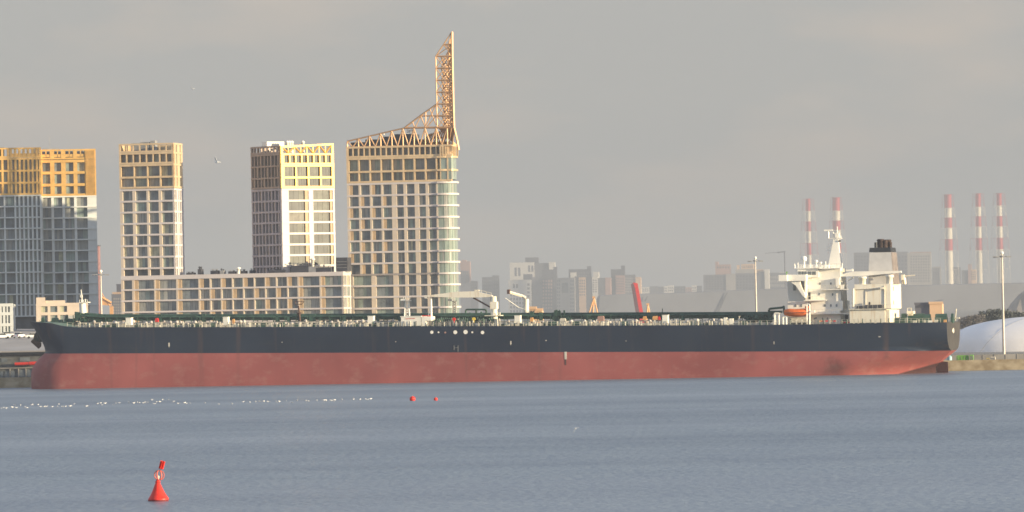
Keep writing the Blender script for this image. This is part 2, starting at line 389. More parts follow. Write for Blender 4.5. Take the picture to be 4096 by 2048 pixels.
gm.box(O2, O2 + .5, .95, D2, zb, Z2(76) - .02); gm.box(O2 + .5, W2 - .6, D2 - .5, D2, Z2(160), Z2(76) - .02)
fm.box(O2, O2 + .09, .85, D2, 0, zb - .02)
fm.build('facade_frame', [M['white'], M['pier']], root); gm.build('gold_crown', M['bronze'], root); wn.flush(root, GLS)
m = MB()
for a, b, h in ((150, 220, .5), (225, 300, .8), (310, 350, 1.2)): m.box(X2(a), X2(b), 5, 8, Z2(160), Z2(76) + h)
m.bar((X2(232), 6, Z2(76)), (X2(232), 6, Z2(30)), .08); m.bar((X2(335), 6, Z2(76)), (X2(335), 6, Z2(45)), .08)
m.build('roof_plant', M['grey'], root)

# ------------------------------------------------------------------ two-sided tower (shaded left face, sunlit right face)
f3 = Fr(1135.5, 1804.5, 34, GZ)
root = thing('corner_tower', f3, 'white tower with yellow crown turned so its right face blazes in the sun', 'building')
X3 = lambda v: f3.x(960 + v / 2.148, 900); Z3 = lambda v: f3.z(960 + 600 / 2.148, 540 + v / 2.148, X3(600) * 0)
Z3 = lambda v, x=372: f3.p(960 + x / 2.148, 540 + v / 2.148).z
x0c = 0; W3 = X3(817)
fm, gm, tm, wn = MB(), MB(), MList(), Wins()
zw = [Z3(v) for v in (468, 565, 659, 752, 848, 942, 1034, 1126, 1218)]
zb = zw[0] + .35
c = lambda a: max(0, X3(a + 5))
cols = [(0, c(418)), (c(590), c(628)), (c(797), W3)]
face(fm, tm, wn, ident, cols, zw, slab=.6, rec=.7, wts=(5, 4, 1, 0))
for r in range(7):   # tan piers on the sunlit face
    for a, b in ((560, 590), (775, 797)): tm.box(c(a), c(b), .2, .55, zw[r + 1] + .3, zw[r] - .3)
cols = [(0, c(385)), (c(481), c(492)), (c(587), c(598)), (c(692), c(703)), (c(793), W3)]
face(gm, tm, wn, ident, cols, [Z3(264), Z3(365), zb + .35], slab=.55, rec=.7, wts=(4, 4, 1, 0))
hx = [c(385) - .2 + (c(798) - c(385)) * i / 8 for i in range(9)]
cols = [(h - .15, h + .2) for h in hx]; cols[0] = (0, hx[0] + .2); cols[-1] = (hx[-1] - .2, W3)
face(gm, tm, wn, ident, cols, [Z3(165), Z3(264) + .57], slab=.5, rec=.7, wts=(4, 2, 1, 0))
ztl, ztr = Z3(95), f3.p(960 + 805 / 2.148, 540 + 72 / 2.148).z
zz = lambda x: ztl + (ztr - ztl) * x / W3
gm.prism([(0, ztl - .5), (W3, ztr - .5), (W3, ztr), (0, ztl)], 0, .6)
gm.box(0, .7, 0, .6, Z3(165) + .25, ztl - .5); gm.box(W3 - .7, W3, 0, .6, Z3(165) + .25, ztr - .5)
q = [.6 + (W3 - 1.2) * i / 8 for i in range(9)]
for i in range(8):
    zl = Z3(165) + .3
    if i: gm.box(q[i] - .1, q[i] + .1, .2, .45, zl, zz(q[i]) - .5)
    if i % 2 == 0: gm.bar((q[i], .3, zz(q[i]) - .4), (q[i + 1], .3, zl), .4)
    else: gm.bar((q[i], .3, zl), (q[i + 1], .3, zz(q[i + 1]) - .4), .4)
D3 = 17.5
tf3 = lambda a, d, z: (d, a, z)
cols = [(D3 * i / 9 - .28, D3 * i / 9 + .28) for i in range(10)]; cols[0] = (.75, 1.1); cols[-1] = (D3 - .6, D3)
lm, lg_ = MB(), MB()
face(lm, tm, wn, tf3, cols, zw, slab=.6, rec=.7, wts=(9, 1, .6, .3), vis=.3, tan=lambda r, j: .5 if (j + r) % 3 == 0 else 0)
face(lg_, tm, wn, tf3, cols, [Z3(165), Z3(264), Z3(365), zb + .33], slab=.55, rec=.7, wts=(9, 1, .5, .1), vis=.3, tan=lambda r, j: .6 if (j * 2 + r) % 3 == 0 else 0)
face(lg_, tm, wn, tf3, cols[::1], [ztl - .01, Z3(165) + .56], slab=.5, rec=.6, skiprows=(0,))
lm.build('shaded_frame', M['mauve'], root); lg_.build('crown_frame', mat('shaded_gold', (.36, .26, .20), .5), root)  # left face's shade put into duller copies of the frame and crown colours
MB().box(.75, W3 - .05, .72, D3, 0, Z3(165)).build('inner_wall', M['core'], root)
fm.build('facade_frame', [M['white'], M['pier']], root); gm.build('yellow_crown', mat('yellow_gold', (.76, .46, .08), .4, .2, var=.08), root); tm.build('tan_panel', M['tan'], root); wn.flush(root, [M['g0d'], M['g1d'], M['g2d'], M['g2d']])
# white plant room on its roof
qq = f3.p(960 + 232 / 2.148, 540 + 57 / 2.148, 10); q2 = f3.p(960 + 378 / 2.148, 540 + 57 / 2.148, 10)
m = MB().box(qq.x, q2.x, 10, 13, Z3(165), qq.z); m.build('roof_plant', M['shipw'], root)
m = MList()
for px in (405, 425, 445, 540):
    q = f3.p(960 + px / 2.148, 540 + 66 / 2.148, 6); m.lathe((q.x, 6, Z3(165)), [(.5, 0), (.5, q.z - Z3(165)), (.7, q.z - Z3(165) + .1), (.2, q.z - Z3(165) + .6)], 8)
m.build('roof_vent', M['shipw'], root)

# ------------------------------------------------------------------ spired tower
f4 = Fr(1389, YP + 14, -10, GZ)
root = thing('spired_tower', f4, 'largest gridded tower with golden truss crown and tall lattice spire', 'building')
X4 = lambda v, y=735: f4.x(1360 + v / 2.576, y); Z4 = lambda v, x=75: f4.z(1360 + x / 2.576, 500 + v / 2.576)
O4 = X4(70); XC = X4(1000); WG = X4(1206) - 1.3
fm, gm, sm, tm, wn = MB(), MB(), MB(), MList(), Wins()
zw = [f4.z(1389, y) for y in (738, 784.5, 830, 876, 921, 966, 1011, 1056, 1101, 1146, 1191, 1236, 1281, 1326)]
zb = zw[0] + .3
cl = [(O4, X4(95)), (X4(190), X4(211)), (X4(304), X4(325)), (X4(420), X4(440)), (X4(530), X4(581)), (X4(652), X4(684)), (X4(766), X4(810)), (X4(880), X4(910)), (X4(988), X4(1006))]
def tan4(r, j):
    if j < 4: return (X4(30) - X4(0)) if (j + r) % 2 == 0 else 0
    return 0
face(fm, tm, wn, ident, cl, zw[:9], slab=.55, rec=.75, tan=tan4, wts=(6, 3, 2, .1), ends=(O4, XC + .1), cmi=1)
cl2 = [(O4, X4(118)), (X4(304), X4(352)), (X4(530), X4(581)), (X4(652), X4(684)), (X4(766), X4(810)), (X4(880), X4(910)), (X4(988), X4(1006))]
face(fm, tm, wn, ident, cl2, [z - .0 for z in zw[8:]], slab=.55, rec=.75, wts=(6, 2, 2, .3), ends=(O4, XC + .1), skiprows=(4,), cmi=1)
rr = 3.6
def corner(off, x0, nseg=8):   # plan outline of the rounded glass corner
    pts = [(x0, -off)]
    cx, cy = WG - rr, rr
    for i in range(nseg + 1):
        t = -math.pi / 2 + math.pi / 2 * i / nseg; pts.append((cx + (rr + off) * math.cos(t), cy + (rr + off) * math.sin(t)))
    pts.append((WG + off, 7)); pts.append((WG - 4.5, 20)); return pts
def slab4(mb, z, th, off): mb.prism(corner(off, XC + .1) + [(XC + .1, 20)], z - th / 2, z + th / 2, 0, 'xy')
for z in zw: slab4(fm, z, .55, .55)
def glass4(z0, z1):
    pts = corner(-.1, XC + .1); m = MB()
    n = len(pts); vs = [(x, y, z0) for x, y in pts] + [(x, y, z1) for x, y in pts]
    for i in range(n - 1): m.add(vs, [(i, i + 1, n + i + 1, n + i)], random.choices(range(3), (5, 2, 2))[0])
    wn.add(m, 20)
m5 = [M['gg'], M['g1'], M['g2']]
gl = Wins()
for r in range(12):
    pts = corner(-.1, XC + .1); m = MB(); n = len(pts); z0, z1 = zw[r + 1] + .28, zw[r] - .28
    vs = [(x, y, z0) for x, y in pts] + [(x, y, z1) for x, y in pts]
    for i in range(n - 1): m.add(vs, [(i, i + 1, n + i + 1, n + i)], random.choices(range(3), (6, 2, 2))[0])
    for i in (2, 4, 6, 8): m.box(pts[i][0] - .06, pts[i][0] + .06, pts[i][1] - .06, pts[i][1] + .06, z0, z1, 1)
    m.build('corner_glazing', m5, root, fix=False)
# golden upper storeys
gc = [75 + 5 + (1110 - 80) * i / 9.0 for i in range(10)]
cg = [(X4(v - 6), X4(v + 9)) for v in gc]; cg[0] = (O4, X4(97)); cg.append((WG - rr - .3, WG - rr))
zg = [Z4(352), Z4(487), Z4(608)]; zg[2] = zb + .3
face(gm, tm, wn, ident, cg, zg, slab=.6, rec=1.6, wts=(4, 4, 2, .1), ends=(O4, X4(1150)))
for z in zg[:2]: slab4(gm, z + .002, .55, .45)
for r in range(2):
    pts = corner(-.1, X4(1150)); m = MB(); n = len(pts); z0, z1 = zg[r + 1] + .3, zg[r] - .3
    vs = [(x, y, z0) for x, y in pts] + [(x, y, z1) for x, y in pts]
    for i in range(n - 1): m.add(vs, [(i, i + 1, n + i + 1, n + i)], random.choices(range(3), (6, 2, 2))[0])
    m.build('corner_glazing', m5, root, fix=False)
h = [80 + (1110 - 80) * i / 18.0 for i in range(19)]
cg = [(X4(v - 5), X4(v + 7)) for v in h]; cg[0] = (O4, X4(92))
zt = Z4(235)
face(gm, tm, wn, ident, cg, [zt, zg[0] + .61], slab=.55, rec=1.6, wts=(5, 1, 1, 0), ends=(O4, X4(1160)))
pts = corner(.35, X4(1160))
gm.prism(pts + [(WG - 8, 20)], zt - .28, zt + .28, 0, 'xy')
for i in range(1, len(pts)): gm.box(pts[i][0] - .22, pts[i][0] + .22, pts[i][1] - .2, pts[i][1] + .2, zg[0] + .3, zt - .28)
# crown truss: sloping ridge and V members, front and set-back planes
def P5(px, py, t=0.0): return f4.p(px, py, t)
def crown(t, w_, mb):
    base = zt + .2
    topy = lambda px: 566 - (px - 1386) * (566 - 512) / (1617 - 1386) if px < 1617 else 512 - (px - 1617) * .004
    xs_ = [1389 + 44.4 * i for i in range(10)]
    prev = None
    for i, px in enumerate(xs_):
        a = P5(px, topy(px), t); mb.bar((a.x, t, base), (a.x, t, a.z), w_)
        if prev is not None:
            mid = (prev.x + a.x) / 2
            mb.bar((prev.x, t, prev.z), (a.x, t, a.z), w_ * 1.1)
            mb.bar((prev.x, t, prev.z), (mid, t, base), w_ * .9); mb.bar((mid, t, base), (a.x, t, a.z), w_ * .9)
        prev = a
    mb.bar((O4, t, base), (X4(1150), t, base), w_)
crown(.3, .30, sm)
def zxy(px, py, t): q = P5(px, py, t); return (q.x, t, q.z)
def seg(pts, w_, t=.3, mb=None):
    for a, b in zip(pts[:-1], pts[1:]): (mb or sm).bar(zxy(*a, t), zxy(*b, t), w_)
# spire: four chords, rings and diagonals
TB = 7.5
ring_y = [178, 225, 273, 321, 369, 416, 464, 512]
def XL(y): return 1806 - (y - 130) * 63 / 95 if y < 225 else 1743 + (y - 225) * .021
def XR(y): return 1808 + (y - 127) * .021
seg([(1808, 127), (1809, 225), (1812, 369), (1816, 510), (1828, 560), (1835, 600)], .5)
seg([(1806, 130), (1743, 225), (1747, 416), (1749, 512)], .3)
seg([(1745, 418), (1680, 464), (1617, 512)], .38)
for i, y in enumerate(ring_y): seg([(XL(y), y), (XR(y), y + (0))], .34)
seg([(1683, 464), (1812, 462)], .3); seg([(1617, 512), (1815, 508)], .42)
for y0, y1 in zip(ring_y[:-1], ring_y[1:]):
    n = 1 if y0 < 225 else 2
    for k in range(n):
        a0, a1 = XL(y0) + (XR(y0) - XL(y0)) * k / n, XL(y0) + (XR(y0) - XL(y0)) * (k + 1) / n
        b0, b1 = XL(y1) + (XR(y1) - XL(y1)) * k / n, XL(y1) + (XR(y1) - XL(y1)) * (k + 1) / n
        seg([(a0, y0), (b1, y1)], .2); seg([(a1, y0), (b0, y1)], .2)
for a, b in (((1745, 418), (1700, 512)), ((1720, 437), (1745, 500)), ((1683, 464), (1703, 512)), ((1703, 448), (1703, 512)), ((1683, 464), (1660, 512)), ((1650, 488), (1660, 512)), ((1745, 464), (1705, 512))): seg([a, b], .24)
bk = MB()   # lit side and rear trusses of the spire
for t, sh in ((2.6, -10), (5.2, -20), (7.8, -28)):
    seg([(1808 + sh * .4, 135 - sh), (1811 + sh, 369), (1816 + sh, 512)], .3, t, bk)
    for y0, y1 in zip(ring_y[:-1], ring_y[1:]):
        bk.bar(zxy(XR(y0), y0, .3), zxy(XR(y1) + sh, y1, t), .24); bk.bar(zxy(XR(y1), y1, .3), zxy(XR(y0) + sh, y0 + 3, t), .22)
        bk.bar(zxy(XR(y0) + sh, y0, t), zxy(XL(y0) + 18, max(y0, 178), 4.5), .15)
        if y0 >= 225: bk.bar(zxy(XR(y0) + sh - 2, y0, t), zxy(XL(y1) + 20, y1, 4.0), .2); bk.bar(zxy(XR(y1) + sh - 2, y1, t), zxy(XL(y0) + 20, y0, 4.0), .2)
# dense fan of struts at the foot of the spire and round the corner
for i in range(12):
    t = .3 + i * .55
    xb = WG - .1
    bk.bar((xb, t + 1, zt + .2), zxy(1816 - i * 5.5, 512, t * .5 + .3), .3)
    bk.bar((xb - i * .95, .6 + t * .8, zt + .2), zxy(1812 - i * 8, 512 + i * 2.2, t * .6), .26)
    bk.bar((xb - i * .95 - .9, .6 + t * .8, zt + .2), zxy(1806 - i * 8, 512 + i * 2.2, t * .6), .3)
bk.box(XC - 2, WG - .6, 6, 6.6, zt + 2.3, zt + 2.8)
sm.build('crown_truss', M['goldd'], root); bk.build('spire_bracing', mat('copper_gold', (.52, .30, .14), .5, .2), root)
MB().box(O4 + .1, XC + .05, 1.7, 20, zb, zg[0]).build('inner_wall', M['core'], root)
MB().box(O4 + .1, XC + .05, .8, 20, 0, zb - .02).build('inner_wall', M['core'], root)
m = MB().box(XC - 3, WG - 5, 3.4, 20, 0, zg[0] - .5); m.build('inner_wall', M['core'], root)
fm.box(O4, O4 + .09, .8, 22, 0, zb - .05); gm.box(O4, O4 + .3, 1.05, 22, zb, zt - .3)
fm.build('facade_frame', [M['white'], M['pier']], root); gm.build('gold_crown', M['bronze'], root); tm.build('tan_panel', M['tan'], root); wn.flush(root, GLS)
m = MB()   # dark plant storey behind the crown truss
for a, b, y in ((110, 260, 180), (260, 300, 150), (300, 430, 150), (430, 500, 120), (500, 560, 150), (560, 760, 95), (760, 900, 150), (900, 1110, 175)):
    q0 = f4.p(1360 + a / 2.576, 500 + y / 2.576, 5); q1 = f4.p(1360 + b / 2.576, 500 + y / 2.576, 5); m.box(q0.x, q1.x - .02, 5, 14, zg[0], q0.z)
m.build('roof_plant', M['dark'], root)
m = MList()
for v, y in ((438, 70), (700, 45), (735, 45), (490, 125), (790, 140)):
    q0 = f4.p(1360 + (v - 14) / 2.576, 500 + y / 2.576, 6); q1 = f4.p(1360 + (v + 14) / 2.576, 500 + (y + 32) / 2.576, 6); m.box(q0.x, q1.x, 6, 7.5, q1.z, q0.z); m.box(q0.x + .2, q0.x + .35, 6.2, 6.4, zg[0] + 3, q1.z)
m.build('roof_vent', M['shipw'], root)

# ------------------------------------------------------------------ left pair of towers
f1 = Fr(165, 1874, 5, GZ)
root = thing('gold_topped_tower', f1, 'grey gridded tower with blank ribbed right end and orange gold top, second from left', 'building')
X1 = lambda v: f1.x(v / 2.576, 790); Z1 = lambda v, x=440: f1.z(x / 2.576, 500 + v / 2.576)
fm, gm, tm, wn = MB(), MB(), MList(), Wins()
W1 = X1(994)
zw = [Z1(742)] + [Z1(850 + 112.3 * i) for i in range(11)]; zb = zw[0] + .25
cols = [(0, X1(440)), (X1(526), X1(554)), (X1(640), X1(668)), (X1(762), X1(790)), (X1(898), W1)]
face(fm, tm, wn, ident, cols, zw, slab=.42, rec=.8, wts=(5, 2, 2, .1), proj=.25, tan=lambda r, j: 0)
cols = [(0, X1(442)), (X1(522), X1(566)), (X1(636), X1(682)), (X1(762), X1(802)), (X1(876), W1)]
face(gm, tm, wn, ident, cols, [Z1(376), Z1(495), Z1(620), zb + .22], slab=.85, rec=.9, wts=(4, 4, 1, .1))
face(gm, tm, wn, ident, cols, [Z1(262), Z1(376) + .86], slab=.5, rec=.9, skiprows=(0,))
for i in range(8): x = X1(890) + (W1 - X1(895)) * i / 8; gm.box(x, x + .22, -.3, 0, zb + .3, Z1(262) - .3)
for (a, b) in ((442, 522), (566, 636), (682, 762), (802, 876)):
    x0, x1 = X1(a), X1(b); gm.box(x0, x1, .1, .5, Z1(376) + 1.3, Z1(376) + 2.2); gm.box((x0 + x1) / 2 - .18, (x0 + x1) / 2 + .18, .1, .6, Z1(376) + 1.3, Z1(262) - .25)
MB().box(.1, W1 - .1, .95, 18, 0, Z1(380)).build('inner_wall', M['core'], root)
gm.box(0, .4, .95, 18, zb, Z1(262)); gm.box(W1 - .4, W1, .95, 18, zb, Z1(262)); fm.box(W1 - .09, W1, .85, 18, 0, zb - .1)
MB().box(.6, W1 - .6, 3, 14, Z1(380), Z1(268)).build('roof_plant', M['grey'], root)
m = MB().bar((X1(522), 5, Z1(380)), (X1(522), 5, Z1(110)), .09); m.box(X1(450), X1(620), 4, 8, Z1(268) + .02, Z1(240)); m.build('roof_aerial', M['grey'], root)
fm.build('facade_frame', M['whiteb'], root); gm.build('gold_crown', M['gold'], root); wn.flush(root, GLS)
f0 = Fr(166, 1869, 12, GZ)
root = thing('ribbed_tower', f0, 'leftmost tower cut by the picture edge, with close vertical ribs and golden top floors', 'building')
X0 = lambda v: f0.x(v / 2.576, 790); Z0 = lambda v: f0.z(162, 500 + v / 2.576)
fm, gm, wn, tm = MB(), MB(), Wins(), MB()
zw = [Z0(725)] + [Z0(836 + 113 * i) for i in range(11)]; zb = zw[0] + .25
V = [-120, -70, 45, 155, 198, 242, 287, 331, 375, 418]
cols = [(X0(v) - .25, X0(v) + .3) for v in V]
face(fm, tm, wn, ident, cols, zw, slab=.4, rec=.8, wts=(4, 3, 3, .1), proj=.2)
V = [-120, -70, -20, 30, 92, 120, 165, 208, 252, 297, 342, 385, 418]
cols = [(X0(v) - .3, X0(v) + .38) for v in V]
face(gm, tm, wn, ident, cols, [Z0(345), Z0(468), Z0(592), zb + .22], slab=.6, rec=.9, wts=(4, 3, 2, .1))
face(gm, tm, wn, ident, cols, [Z0(238), Z0(345) + .62], slab=.5, rec=.9, skiprows=(0,))
gm.box(X0(92), X0(418), .15, .6, Z0(345) + .9, Z0(345) + 1.7)
MB().box(X0(-120) + .1, X0(418) - .1, .95, 16, 0, Z0(350)).build('inner_wall', M['core'], root)
gm.box(X0(418) - .1, X0(418) + .3, .95, 16, zb, Z0(238)); fm.box(X0(418) - .1, X0(418) + .25, .95, 16, 0, zb - .1)
MB().box(X0(-100), X0(60), 2, 12, Z0(350), Z0(225)).build('roof_plant', M['dark'], root)
fm.build('facade_frame', M['whiteb'], root); gm.build('gold_crown', M['gold'], root); wn.flush(root, GLS)

# small sunlit building in front of them, and the pale block at the edge
def lowblock(name, label, fr, px0, px1, ytop, cols_px, ys, mt, dep=9, wts=(5, 1, 1, .3), tanned=False):
    root = thing(name, fr, label, 'building')
    x = lambda p: fr.x(p, ytop); zt_ = fr.z(px0, ytop)
    fm, tm, wn = MB(), MList(), Wins()
    zs = [zt_ - .6] + [fr.z(px0, y) for y in ys]
    cols = [(x(a), x(b)) for a, b in cols_px]
    face(fm, tm, wn, ident, cols, zs, slab=.9, rec=.6, wts=wts, ends=(x(px0), x(px1)))
    fm.box(x(px0) + .1, x(px1) - .1, .6, dep, 0, zt_ - .4)
    fm.build('wall', mt, root); wn.flush(root, GLS)
    return root, zt_, x
fL = Fr(144, 1797, 6, GZ)
rt, zt_, xx = lowblock('gold_lit_block', 'small sandy sunlit block with two rows of glinting windows left of the ship foremast', fL, 144, 352, 1212, [(144, 164), (190, 201), (229, 240), (268, 352)], [1256, 1300, 1344], M['stone'], wts=(6, 1, 1, .2))
m = MB().box(xx(146), xx(182), 2, 5, zt_ - .4, fL.z(146, 1190)); m.box(xx(183), xx(262), 3, 6, zt_ - .4, fL.z(146, 1203)); m.build('roof_plant', M['stone'], rt)
fL = Fr(-30, 1800, 0, GZ)
lowblock('pale_edge_block', 'pale low block with narrow windows at the left picture edge', fL, -30, 52, 1213, [(-30, -10), (-2, 6), (11, 20), (26, 31), (39, 52)], [1256, 1300, 1344], M['whiteb'])

# ------------------------------------------------------------------ quay wall, terminal, slope with cars (left)
def quadrow(mb, x0, x1, z0, z1, th=1.5, off=0.0, mi=0, n=1):
    for i in range(n):
        a = x0 + (x1 - x0) * i / n; b = x0 + (x1 - x0) * (i + 1) / n
        vs = [(a, qy(a) + off, z0), (b, qy(b) + off, z0), (b, qy(b) + off + th, z0), (a, qy(a) + off + th, z0)]
        vs += [(p[0], p[1], z1) for p in vs]
        mb.add(vs, [(0, 3, 2, 1), (4, 5, 6, 7), (0, 1, 5, 4), (2, 3, 7, 6), (0, 4, 7, 3), (1, 2, 6, 5)], mi)
qm = MB(); quadrow(qm, -260, 260, -2, GZ + .05, 2.0, -.3, n=1); quadrow(qm, -1500, -260.01, -2, GZ + .05, 2.0, -.3); quadrow(qm, 260.01, 1500, -2, GZ + .05, 2.0, -.3)
quadrow(qm, -259, 259, GZ + .05, GZ + .35, .5, -.25)
tag(qm.build('quay', M['quay']), 'stained concrete quay wall behind the tanker', 'quay', kind='structure')
ft = Fr(-60, 1590, -8, 0)
root = thing('waterfront_terminal', ft, 'dark weathered waterfront building under a pale roof slab left of the bow', 'building')
tx = lambda px: ft.x(px, 1450); tz = lambda py: ft.z(60, py)
m = MB(); m.box(tx(-60), tx(215), 0, 12, 0, tz(1410)); m.build('wall', M['quayd'], root)
m = MB(); m.box(tx(-60), tx(218), -.8, 13, tz(1420), tz(1409)); m.build('eaves_band', M['black'], root)
m = MB(); m.box(tx(-60), tx(218), -.8, 13, tz(1409) + .003, tz(1404)); m.build('parapet', M['pave'], root)
for a, b, y0, y1 in ((18, 36, 1484, 1511), (42, 58, 1484, 1511), (0, 12, 1484, 1511), (76, 100, 1480, 1508), (106, 130, 1480, 1508), (6, 30, 1432, 1448), (80, 120, 1430, 1445)):
    m = MB().box(tx(a), tx(b), -.1, -.01, tz(y1), tz(y0)); m.build('window', M['g0'], root)
m = MB(); [m.box(tx(a), tx(a) + .2, -.3, -.02, tz(1515), tz(1475)) for a in (38, 72, 102, 132)]; m.box(tx(0), tx(136), -.3, -.02, tz(1518), tz(1515)); m.box(tx(-60), tx(136), -.35, -.03, tz(1474), tz(1470)); m.build('frame', M['conc'], root)
m = MB(); m.box(tx(-60), tx(138), -2.2, -.02, -2, tz(1518)); m.build('base_wall', M['quayd'], root)
o = tag(MB().cyl((0, 0, 0), (6.2, 0, .1), .42, None, 10).cyl((3.9, 0, .05), (6.1, 0, .1), .5, None, 10).cyl((.3, 0, .1), (.3, 1.0, .1), .12).cyl((5.8, 0, .1), (5.8, 1.0, .1), .12).build('boom_roll', M['red']), 'long red roll fixed along the dark waterfront wall by the bow', 'boom')
q = ft.p(60, 1456, -1.0); o.matrix_world = ft.M @ Matrix.Translation(q)
def fender(px, py0, py1, y, fr, label, nm='quay_fender'):
    q = fr.p(px, py1, y); h_ = fr.p(px, py0, y).z - q.z
    o = tag(MB().lathe((0, 0, 0), [(.4, 0), (.75, .15), (.75, h_ - .15), (.4, h_)], 12).lathe((0, 0, h_), [(.1, 0), (.1, .5)], 6).build(nm, M['blue']), label, 'fender', 'blue fenders on the quay')
    o.matrix_world = fr.M @ Matrix.Translation(q)
fender(58, 1523, 1546, -3.0, ft, 'round blue fender on the wall left of the bow')
# paved slope behind the terminal
q0 = ft.p(-80, 1405, 13); q1 = ft.p(520, 1405, 13)
zf = q0.z - .1
m = MB(); P0, P1 = ft.M @ Vector((tx(-200), 13, zf)), ft.M @ Vector((tx(520), 13, zf - 1.0))
zk = 18 - 54 * 1822 / FPX + 1.3
vs = [(P0.x, P0.y, zf), (P1.x, P1.y, zf - .2), (P1.x + 3, 1826, zk - .8), (P0.x - 3, 1826, zk)]
vs += [(a, b, GZ) for a, b, c in vs]
m.add(vs, [(0, 1, 2, 3), (0, 4, 5, 1), (1, 5, 6, 2), (2, 6, 7, 3), (3, 7, 4, 0)])
tag(m.build('paved_slope', M['pave']), 'pale paved embankment slope with parked cars', 'slope', kind='structure')
def slope_z(x, y):
    yn = P0.y + (x - P0.x) / (P1.x - P0.x) * (P1.y - P0.y); k = (y - yn) / (1826 - yn); return zf + (zk - zf) * k
def make_car():
    root = bpy.data.objects.new('parked_car', None); COL.objects.link(root)
    body = MB(); prof = [(-2.2, .35), (-2.2, .85), (-1.9, 1.0), (-1.1, 1.05), (1.3, 1.0), (2.1, .85), (2.25, .6), (2.2, .35)]
    body.prism(prof, -.88, .88); body.build('body', M['car'], root)
    cab = MB(); cab.prism([(-1.6, 1.03), (-1.0, 1.5), (.4, 1.5), (1.2, 1.0)], -.76, .76); cab.build('cabin', M['cgl'], root)
    MB().prism([(-1.0, 1.5), (-.95, 1.56), (.35, 1.56), (.42, 1.5)], -.72, .72).build('roof', M['car'], root)
    for sx in (-1.4, 1.4):
        for sy in (-.85, .85):
            MB().cyl((sx, sy - .1, .33), (sx, sy + .1, .33), .33, None, 12).build('wheel', M['tyre'], root)
    for sy in (-.6, .6): MB().box(-2.24, -2.2, sy - .18, sy + .18, .65, .82).build('tail_light', M['red'], root)
    return root
proto = make_car()
for i, (px, py, yw, lab) in enumerate([(10, 1355, 20, 'white car farthest left on the slope at the picture edge'), (30, 1349, 12, 'small white car parked behind the one at the picture edge'), (77, 1352, 68, 'white car parked alone on the pale slope, broadest of the row'), (134, 1354, 10, 'white car half hidden by the bow anchor')]):
    d = ray(px, py); lo_, hi_ = P0.y + 4, 1824.0
    for _ in range(30):
        mid_ = (lo_ + hi_) / 2; P = CO + d * (mid_ / d.y)
        if P.z > slope_z(P.x, P.y): lo_ = mid_
        else: hi_ = mid_
    c_ = proto if i == 0 else copy_tree(proto)
    c_.location = (P.x, P.y, slope_z(P.x, P.y) + .02); c_.rotation_euler = (R(-1), 0, R(yw)); tag(c_, lab, 'car', 'cars on the pale slope')

# ------------------------------------------------------------------ tanker
fs = Fr(136, 1530, -10, 0, 1500)
BM = 37.0; CL = BM / 2
ship = thing('oil_tanker', fs, 'long laden-free oil tanker with black topsides, red bottom and white superstructure', 'ship')
ship['label'] = 'long oil tanker with black topsides, red bottom and white superstructure'
def sp(px, py, t=0.0): return fs.p(px, py, t)
# hull lines
def top_y(px):
    pts = [(100, 1288), (190, 1290), (215, 1294), (245, 1303), (285, 1309), (900, 1308.5), (1700, 1305), (2250, 1303), (3050, 1300), (3500, 1293), (3785, 1289), (3900, 1287)]
    for (a, ya), (b, yb) in zip(pts[:-1], pts[1:]):
        if px <= b: return ya + (yb - ya) * (px - a) / (b - a)
    return pts[-1][1]
def red_y(px): return 1414.5 - (px - 190) * (1414.5 - 1404) / 3600
tabT, tabR = [], []
for px in list(range(100, 320, 8)) + list(range(320, 3900, 60)):
    q = sp(px, top_y(px)); tabT.append((q.x, q.z)); q = sp(px, red_y(px)); tabR.append((q.x, q.z))
def look(tab, x):
    if x <= tab[0][0]: return tab[0][1]
    for (a, ya), (b, yb) in zip(tab[:-1], tab[1:]):
        if x <= b: return ya + (yb - ya) * (x - a) / (b - a)
    return tab[-1][1]
LEV = [-.35, 0, .12, .25, .4, .55, .7, .85, 1.0]      # red part: 0 = waterline, 1 = paint line
LEVB = [0.0, .08, .2, .35, .5, .65, .8, .92, 1.0]        # black part
stem_red = {-.35: (141, 1551), 0: (137, 1551), .12: (136, 1530), .25: (136, 1510), .4: (136, 1490), .55: (139, 1468), .7: (150, 1448), .85: (167, 1432), 1.0: (190, 1415)}
stem_blk = {0.0: (190, 1415), .08: (191, 1404), .2: (188, 1390), .35: (180, 1370), .5: (169, 1350), .65: (158, 1331), .8: (147, 1313), .92: (138, 1299), 1.0: (132, 1289)}
XS1 = sp(3786, 1400).x
LN = XS1
def stern_x(kind, l):
    if kind == 'b': return LN
    return LN - (4.6 if l < .3 else 4.6 * (1 - l) / .7)
def bt(kind, l):   # transom half-breadth fraction
    if kind == 'b': return .36 + .52 * math.sqrt(max(0, 1 - (1 - min(1, l / .7)) ** 2)) if l < .7 else .88
    return .04 + .32 * l ** 1.4 if l > 0 else .04
def entr(kind, l): # entrance length
    if kind == 'b': return 9 - 1 * l
    return 10 - 1 * max(0, l)
def hb(kind, l, s, s0, s1):
    u = min(1, max(0, (s - s0) / entr(kind, l))); fe = math.sin(math.pi / 2 * u) ** (.55 if kind == 'r' else .6)
    if kind == 'r' and l < .6: fe = max(fe, .10 * min(1, u * 14) ** .5)
    Lr = 22 - 8 * l
    if kind == 'r': Lr = 14 + 14 * (1 - max(0, l))
    v = min(1, max(0, (s1 - s) / Lr)); b0 = bt(kind, max(0, l)); g = b0 + (1 - b0) * (1 - (1 - v) ** 2.2)
    return CL * fe * g
US = [0, .001, .003, .006, .01, .015, .022, .03, .04, .052, .066, .082, .1, .12] + [.15 + .65 * i / 22 for i in range(23)] + [.82 + .175 * i / 16 for i in range(17)] + [1.0]
rows = []
